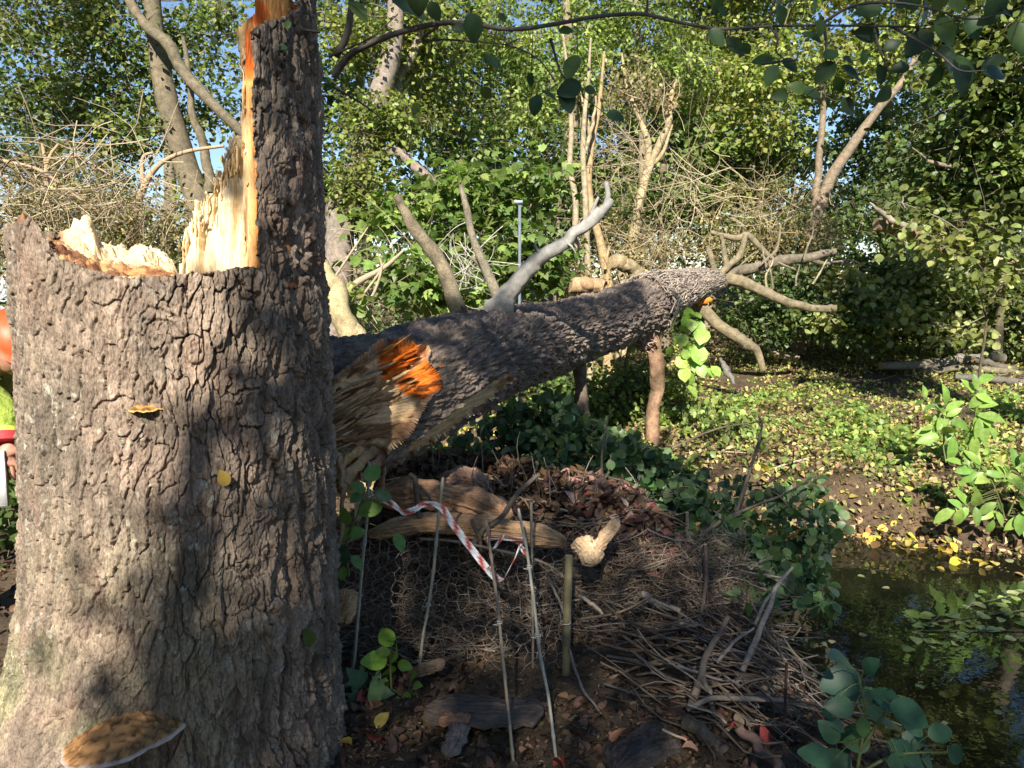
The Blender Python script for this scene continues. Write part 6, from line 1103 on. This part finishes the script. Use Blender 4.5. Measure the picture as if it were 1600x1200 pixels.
# ------------------------------------------------------------------ unseen tree behind the camera, leaves placed only where dappled shade is wanted
E1 = norm(np.cross([0, 0, 1.], SD)); E2 = np.cross(SD, E1)
def ell(px, py, L): return np.any([((px - x) / a) ** 2 + ((py - y) / b_) ** 2 < 1 for (x, y, a, b_) in L], axis=0)
Gx, Gy = np.meshgrid(np.arange(-40, 1700, 5.), np.arange(-60, 1260, 5.)); gxf = Gx.ravel(); gyf = Gy.ravel()
cx_ = proj(ctr); order = np.argsort(cx_[0]); tcx = cx_[0][order]; tcy = cx_[1][order]; tcY = ctr[order, 1]; trr = rad[order] * 1209 / ctr[order, 1]
pts = []; lit = []
SIL = [(-60, 345), (60, 340), (110, 335), (280, 425), (300, 330), (350, 225), (370, 210), (370, 40), (400, -60), (525, -60), (525, 1300), (-60, 1300)]
ins = inpoly(gxf, gyf, SIL)
for x, y, i_ in zip(gxf, gyf, ins):
    if i_:
        P, n_ = stump_px(x, y)
        jx = 16 * (n2(np.array(x / 22.), np.array(y / 22.)) - .5) * 2
        xx = x + jx; yy = y + jx
        L = xx < np.interp(yy, [340, 430, 560, 640, 700, 760, 800, 900, 960, 1000, 1060, 1300], [400, 372, 366, 350, 380, 360, 530, 530, 530, 200, 110, 70])
        if 725 < yy < 985: L = xx < 535
        L = L or ell(xx, yy, [(508, 560, 22, 26), (512, 665, 16, 40), (505, 610, 12, 30), (310, 1010, 24, 16), (285, 1055, 22, 26), (345, 1095, 22, 22), (420, 1105, 26, 22), (370, 1170, 26, 20), (150, 1170, 45, 26), (505, 960, 28, 48), (420, 990, 26, 20), (170, 1010, 30, 20)])
        if yy < 430 and xx > 398: L = ell(xx, yy, [(410, 110, 12, 60), (480, 50, 18, 25), (490, 190, 16, 35), (440, 250, 12, 28), (405, 270, 8, 80)])
        if L and yy > 430: L = not ell(xx, yy, [(205, 900, 22, 55), (255, 790, 42, 30), (290, 860, 40, 22), (120, 870, 30, 22), (470, 790, 30, 26), (445, 860, 24, 18), (330, 905, 40, 20), (360, 960, 50, 24), (60, 1010, 40, 20), (150, 960, 40, 22), (240, 985, 60, 22), (420, 760, 18, 16), (395, 640, 40, 30)])
        pts.append(P); lit.append(L); continue
    if x < 530 and y > 300: continue
    ty = np.interp(x, tcx, tcy); hr = np.interp(x, tcx, trr)
    if 520 < x < 1140 and abs(y - ty) < hr * 1.05:
        P = at(x, y, np.interp(x, tcx, tcY) - .33 * math.sqrt(max(0, 1 - ((y - ty) / (hr * 1.06)) ** 2))); L = x > 1000 or bool(ell(x, y, [(665, 588, 30, 42), (632, 552, 22, 14), (577, 612, 34, 20), (560, 670, 14, 10), (548, 606, 12, 9), (600, 515, 45, 10), (590, 575, 10, 10), (650, 500, 30, 8), (930, 455, 40, 9)])); 
    elif y > 735 and x < 1060: P = at(x, y, 3.35 if y < 1010 else min(3.35, onz(x, y, .03)[1])); L = bool(ell(x, y, [(538, 935, 10, 26), (1030, 845, 46, 26), (720, 782, 60, 13), (835, 800, 26, 22), (930, 850, 26, 30), (700, 825, 70, 8), (560, 965, 8, 14)]))
    elif y > 560 and x < 1030 : P = at(x, y, 5.2); L = bool(ell(x, y, [(980, 650, 35, 22), (950, 625, 20, 12)]))
    elif y > 735 and x < 1320 and y < 980: P = at(x, y, 4.3); L = False
    elif y > 980 or (y > 900 and x < 1260): P = at(x, y, 2.6) if x < 1280 else onz(x, y, -.3); L = False
    elif y > 885: P = onz(x, y, -.3); L = bool(n2(np.array(x / 30.), np.array(y / 12.)) > .35 + (y - 885) / 160)
    elif y > 575: P = onz(x, y, .08); L = bool(n2(np.array(x / 26.), np.array(y / 14.)) > .10 + .3 * (x < 1060))
    elif y > 470: P = at(x, y, 9.5); L = x < 1230 or bool(n2(np.array(x / 34.), np.array(y / 26.)) > .25)
    elif x > 1330 and y > 170: P = at(x, y, 8.2); L = bool(n2(np.array(x / 34.), np.array(y / 26.)) > .22)
    else: P = at(x, y, 9.5); L = True
    pts.append(P); lit.append(L)
for (x0, y0, x1, y1, Yb) in ((715, 480, 650, 360, 4.2), (650, 360, 618, 306, 4.2), (775, 455, 740, 370, 4.7), (740, 370, 719, 288, 4.7), (800, 455, 870, 388, 4.5), (870, 388, 953, 314, 4.5), (1020, 540, 1024, 670, 7.4), (1368, 355, 1440, 370, 6.9), (1000, 455, 1125, 440, 8.1), (1000, 480, 1090, 465, 8.0), (1140, 435, 1300, 484, 9.1)):
    for f in np.linspace(0, 1, 40):
        for o_ in (-9, -3, 3, 9): pts.append(at(x0 + (x1 - x0) * f + o_, y0 + (y1 - y0) * f + o_ * .5, Yb)); lit.append(True)
for x in range(990, 1300, 6):
    for y in range(820, 1180, 6): pts.append(at(x, y, 3.35 - (y - 950) * .003)); lit.append(False)
for x in range(540, 1060, 6):
    for y in range(745, 860, 6): pts.append(at(x, y, 3.8)); lit.append(bool(ell(x, y, [(1030, 845, 46, 26), (720, 782, 60, 13), (835, 800, 26, 22), (930, 850, 26, 30)])))
for x in range(520, 1640, 8):            # the overhanging branch hangs in shade
    for y in range(-30, 200, 8):
        if y < np.interp(x, [520, 640, 760, 1100, 1400, 1640], [80, 60, 110, 120, 170, 150]): pts.append(at(x, y, 2.25)); lit.append(False)
for x in np.arange(1.0, 2.8, .03):
    for y in np.arange(1.0, 3.4, .03): pts.append(np.array([x, y, -.2])); lit.append(False)
pts = np.array(pts); lit = np.array(lit, bool); CS = .026
q1 = pts @ E1; q2 = pts @ E2; i1_ = np.floor(q1 / CS).astype(int); i2_ = np.floor(q2 / CS).astype(int); o1, o2 = i1_.min(), i2_.min(); A_ = np.zeros((i1_.max() - o1 + 1, i2_.max() - o2 + 1, 2)); wt = np.where(pts[:, 1] < 2.9, 3., 1.)
np.add.at(A_, (i1_ - o1, i2_ - o2, lit.astype(int)), wt)
S0 = A_[..., 0]; L0 = A_[..., 1]
def blur(a):
    for _ in range(2): a = a + .5 * (np.roll(a, 1, 0) + np.roll(a, -1, 0) + np.roll(a, 1, 1) + np.roll(a, -1, 1))
    return a
S1 = blur(S0); L1 = blur(L0); shade = (S1 > L1 * 1.15)
ii, jj = np.nonzero(shade); a1 = (ii + o1 + .5) * CS; a2 = (jj + o2 + .5) * CS
rep = 1; keep_ = R.random(len(a1)) < .80; a1 = a1[keep_]; a2 = a2[keep_]; nL = len(a1)
P0_ = a1[:, None] * E1 + a2[:, None] * E2
# distance along the sun's ray so that the leaves sit in a band of height above the ground behind the camera
hgt = 4.6 + 1.6 * fbm2(a1 * 1.2 + 5, a2 * 1.2, 3) + R.normal(0, .25, nL) + .45 * a2
t_ = (hgt - P0_[:, 2]) / SD[2]; Pc = P0_ + t_[:, None] * SD; t2 = np.maximum(0, (Pc[:, 1] + 1.6) / -SD[1]); Pc = Pc + t2[:, None] * SD
Pc = Pc + R.normal(size=(nL, 3)) * .004; m = MB()
leaves(m, L_MID, Pc - norm(np.cross(SD, R.normal(size=(nL, 3)))) * .0, .056, norm(np.cross(SD, R.normal(size=(nL, 3)))), SD, [(.07, .12, .03), (.10, .15, .04), (.13, .17, .05)], .30, .3)
t = thing('shade_tree', (-2.6, -7.5, 0), 'unseen leafy tree behind the viewer with a crown shaped to throw the dappled shade', 'tree'); m.build('crown', M_LEAF, t)
s = MB(); tr_ = spline([(-2.6, -7.5, 0), (-2.5, -7.4, 2.5), (-2.3, -7.2, 5), (-2.0, -7.0, 7.5)], 30); s.tube(tr_, [.2, .16, .12, .06], 12, (.24, .2, .16), .1); s.build('trunk', M_TBARK, t)
s = MB()
for k in range(90):
    i = random.randrange(nL); e = Pc[i]; b_ = tr_[np.argmin(np.abs(tr_[:, 2] - (e[2] - 1)))]; md = (b_ + e) / 2 + [0, 0, -.3]; s.tube(spline([b_, md, e], 10), [.02, .012, .004], 5, (.2, .17, .14), cap=False)
s.build('branches', M_TWIG, t)
# woodland standing round the viewer: it is what keeps the sky's light off the shaded bark
for i, (x, y, hz, rx, lab) in enumerate([(-6, -12.5, 6.3, 3.4, 'tall bushy tree far behind the viewer to the left'), (0.5, -13, 6.4, 3.6, 'tall bushy tree straight behind the viewer'), (7, -12, 6.2, 3.6, 'tall bushy tree far behind the viewer to the right'), (10.5, -4, 7.5, 3.2, 'bushy tree beyond the right edge near the stream'), (-9.5, -4, 6.5, 3, 'bushy tree beyond the left edge behind the viewer'), (-8, 3, 7, 2.6, 'bushy tree beyond the left edge beside the stump'), (-7, -6, 20, 3.2, 'very tall high crowned tree above the viewer')]):
    t = thing('woodland_tree', (x, y, 0), lab, 'tree', 'trees standing round the viewer'); m = MB(); n = 3400
    if i == 6: C0 = np.array([-1, -3, 20.]); P = C0 + norm(R.normal(size=(n, 3))) * (R.random((n, 1)) ** .4) * [9, 5.5, 1.5]
    else: C0 = np.array([x, y, hz * .55]); P = C0 + norm(R.normal(size=(n, 3))) * (R.random((n, 1)) ** .35) * [rx, 1.6 if i < 3 else rx, hz * .45]
    leaves(m, L_MID, P, .5 if i == 6 else .28, None, None, GREEN, 1, .3); m.build('crown', M_LEAF, t); s = MB(); s.tube(spline([(x, y, 0), (x, y, hz * .4), C0 + [0, 0, 0]] if i != 6 else [(x, y, 0), (x + .2, y, 9), (x + 1, y, 16), C0], 16), [.25, .18, .07], 10, (.2, .17, .13), .1); s.build('trunk', M_TBARK, t)
print('canopy leaves', nL, 'z', Pc[:, 2].min(), Pc[:, 2].max(), 'y', Pc[:, 1].max())
